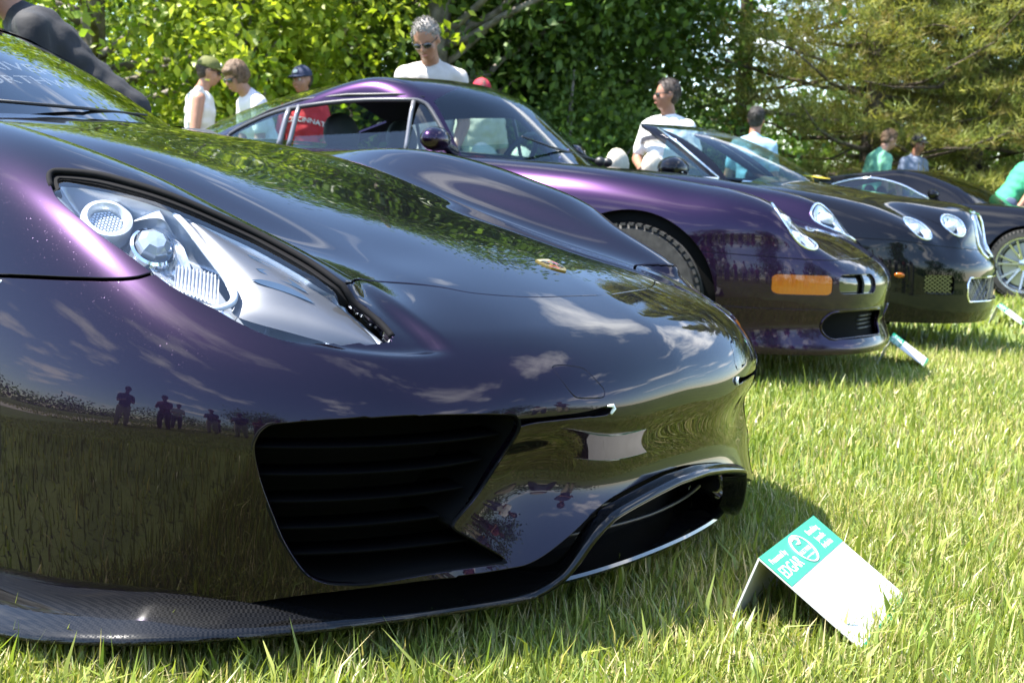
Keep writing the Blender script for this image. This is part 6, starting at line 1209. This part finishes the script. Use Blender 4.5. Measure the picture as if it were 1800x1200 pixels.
    for j, (k, x, y) in enumerate(ring):
        c = copy_tree(protos[k]); c.location = (x, y, float(ground_z(x, y))); c.rotation_euler = (0, 0, math.atan2(-y+1.5, -x)+(.4 if j % 2 else -.3)); sc_ = .95+.02*(j % 5); c.scale = (sc_,)*3
        c['label'] = kinds[k][0]
    P('photographer crouching with the camera, mirrored in the purple bumper', (CAM_POS[0]-VF[0]*.62, CAM_POS[1]-VF[1]*.62), math.atan2(VF[1], VF[0]), 1.30, 14, (0, 0, 0), [((.10,-.12,-.20), (.26,-.02,-.02)), ((.10,.12,-.20), (.26,.02,-.02))], 'tshirt', ('black_shirt', (.02,.02,.022)), ('dark_trousers', ()), hair=('dark_brown_hair', ()), glasses=False, skin_k='tan', voxel=.026, group=g)
# ================================================================== tent cards on the grass
def signs():
    W = .36; hgt = .135; white = noise_color('card_white', (.55,.55,.545), (.60,.60,.60), 30, rough=.35); green = mat('card_green', (.0,.22,.12), .3); prnt = mat('card_white_print', (.85,.87,.86), .4); under = mat('card_back', (.55,.55,.52), .6)
    def build(loc, rz, label, tilt=0, scale=1.0):
        root = empty('tent_card', loc, rz); root.rotation_euler = (tilt, 0, rz); root.scale = (scale,)*3; tag(root, label, 'sign', 'tent cards on the lawn')
        A = Vector((0,0,hgt)); fdir = Vector((.195,0,-hgt+.008)); L = fdir.length; f = fdir.normalized(); n = Vector((-f.z,0,f.x)) if f.x < 0 else Vector((-f.z, 0, f.x)); n = Vector((hgt, 0, .195)).normalized()
        def pt(u, v, d=0): return A+f*u+Vector((0, v, 0))+n*d          # u down the slope, v along the ridge
        mb = MB(); mb.prism([pt(0,-W/2), pt(L,-W/2), pt(L,W/2), pt(0,W/2)], n*-.0035, n*0); mb.build('face_panel', white, root, smooth=False, bevel=.0008)
        mb = MB(); b0, b1 = Vector((-.002,0,hgt-.001)), Vector((-.047,0,.0)); bn = Vector((-.95,0,.3)).normalized(); mb.prism([b0+Vector((0,-W/2,0)), b1+Vector((0,-W/2,0)), b1+Vector((0,W/2,0)), b0+Vector((0,W/2,0))], bn*-.0035, bn*0); mb.build('back_panel', white, root, smooth=False)
        mb = MB(); mb.prism([pt(-.001,-W/2), pt(.072,-W/2), pt(.072,W/2), pt(-.001,W/2)], n*.0002, n*.0012); mb.build('green_band', green, root, smooth=False)
        mb = MB(); mb.prism([pt(L-.012,-W/2+.003), pt(L-.001,-W/2+.003), pt(L-.001,W/2-.003), pt(L-.012,W/2-.003)], n*.0002, n*.0012); mb.build('green_foot', green, root, smooth=False)
        def word(tx, size, uc, vc, name='card_lettering'):
            V2, F2 = text_mesh(tx, size); V2 = np.array(V2); V2[:, 0] -= (V2[:, 0].max()+V2[:, 0].min())/2; mb = MB(); mb.add([pt(uc-y, vc+x, .0018) for x, y in V2], F2); mb.build(name, prnt, root, smooth=False)
        word('Presented by', .017, .024, -.118); word('EDGAR', .034, .058, -.112); word('Benefiting', .018, .024, .108); word('Juvenile', .018, .043, .108); word('Arthritis', .018, .061, .108)
        mb = MB(); th = np.linspace(0, 2*math.pi, 33); mb.tube([pt(.036+.031*math.cos(t), .0+.040*math.sin(t), .0018) for t in th], .0017, 6, cap=False, flat=1.0); mb.build('roundel', prnt, root)
        mb = MB(); mb.tube([pt(.013,-.018,.002), pt(.010,0,.002), pt(.016,.016,.002), pt(.024,.006,.002), pt(.022,-.012,.002)], [.001,.003,.004,.003,.001], 6, flat=.4); mb.build('roundel_leaf', prnt, root)
        word('AULT PARK', .0125, .044, 0); word("concours d'elegance", .0058, .054, 0)
        return root
    build((1.082, .112, .004), R(7), 'large white tent card with a green heading on the grass before the purple supercar', 0, 1.08)
    build((-.135, 4.345, -.005), R(14), 'white tent card with a green heading by the nose of the purple coupe', 0, .95)
    build((-.60, 8.25, -.085), R(9), 'white tent card with a green heading in front of the black convertible', 0, 1.0)
car918()
car993()
car_convertible()
car_far()
signs()
people()
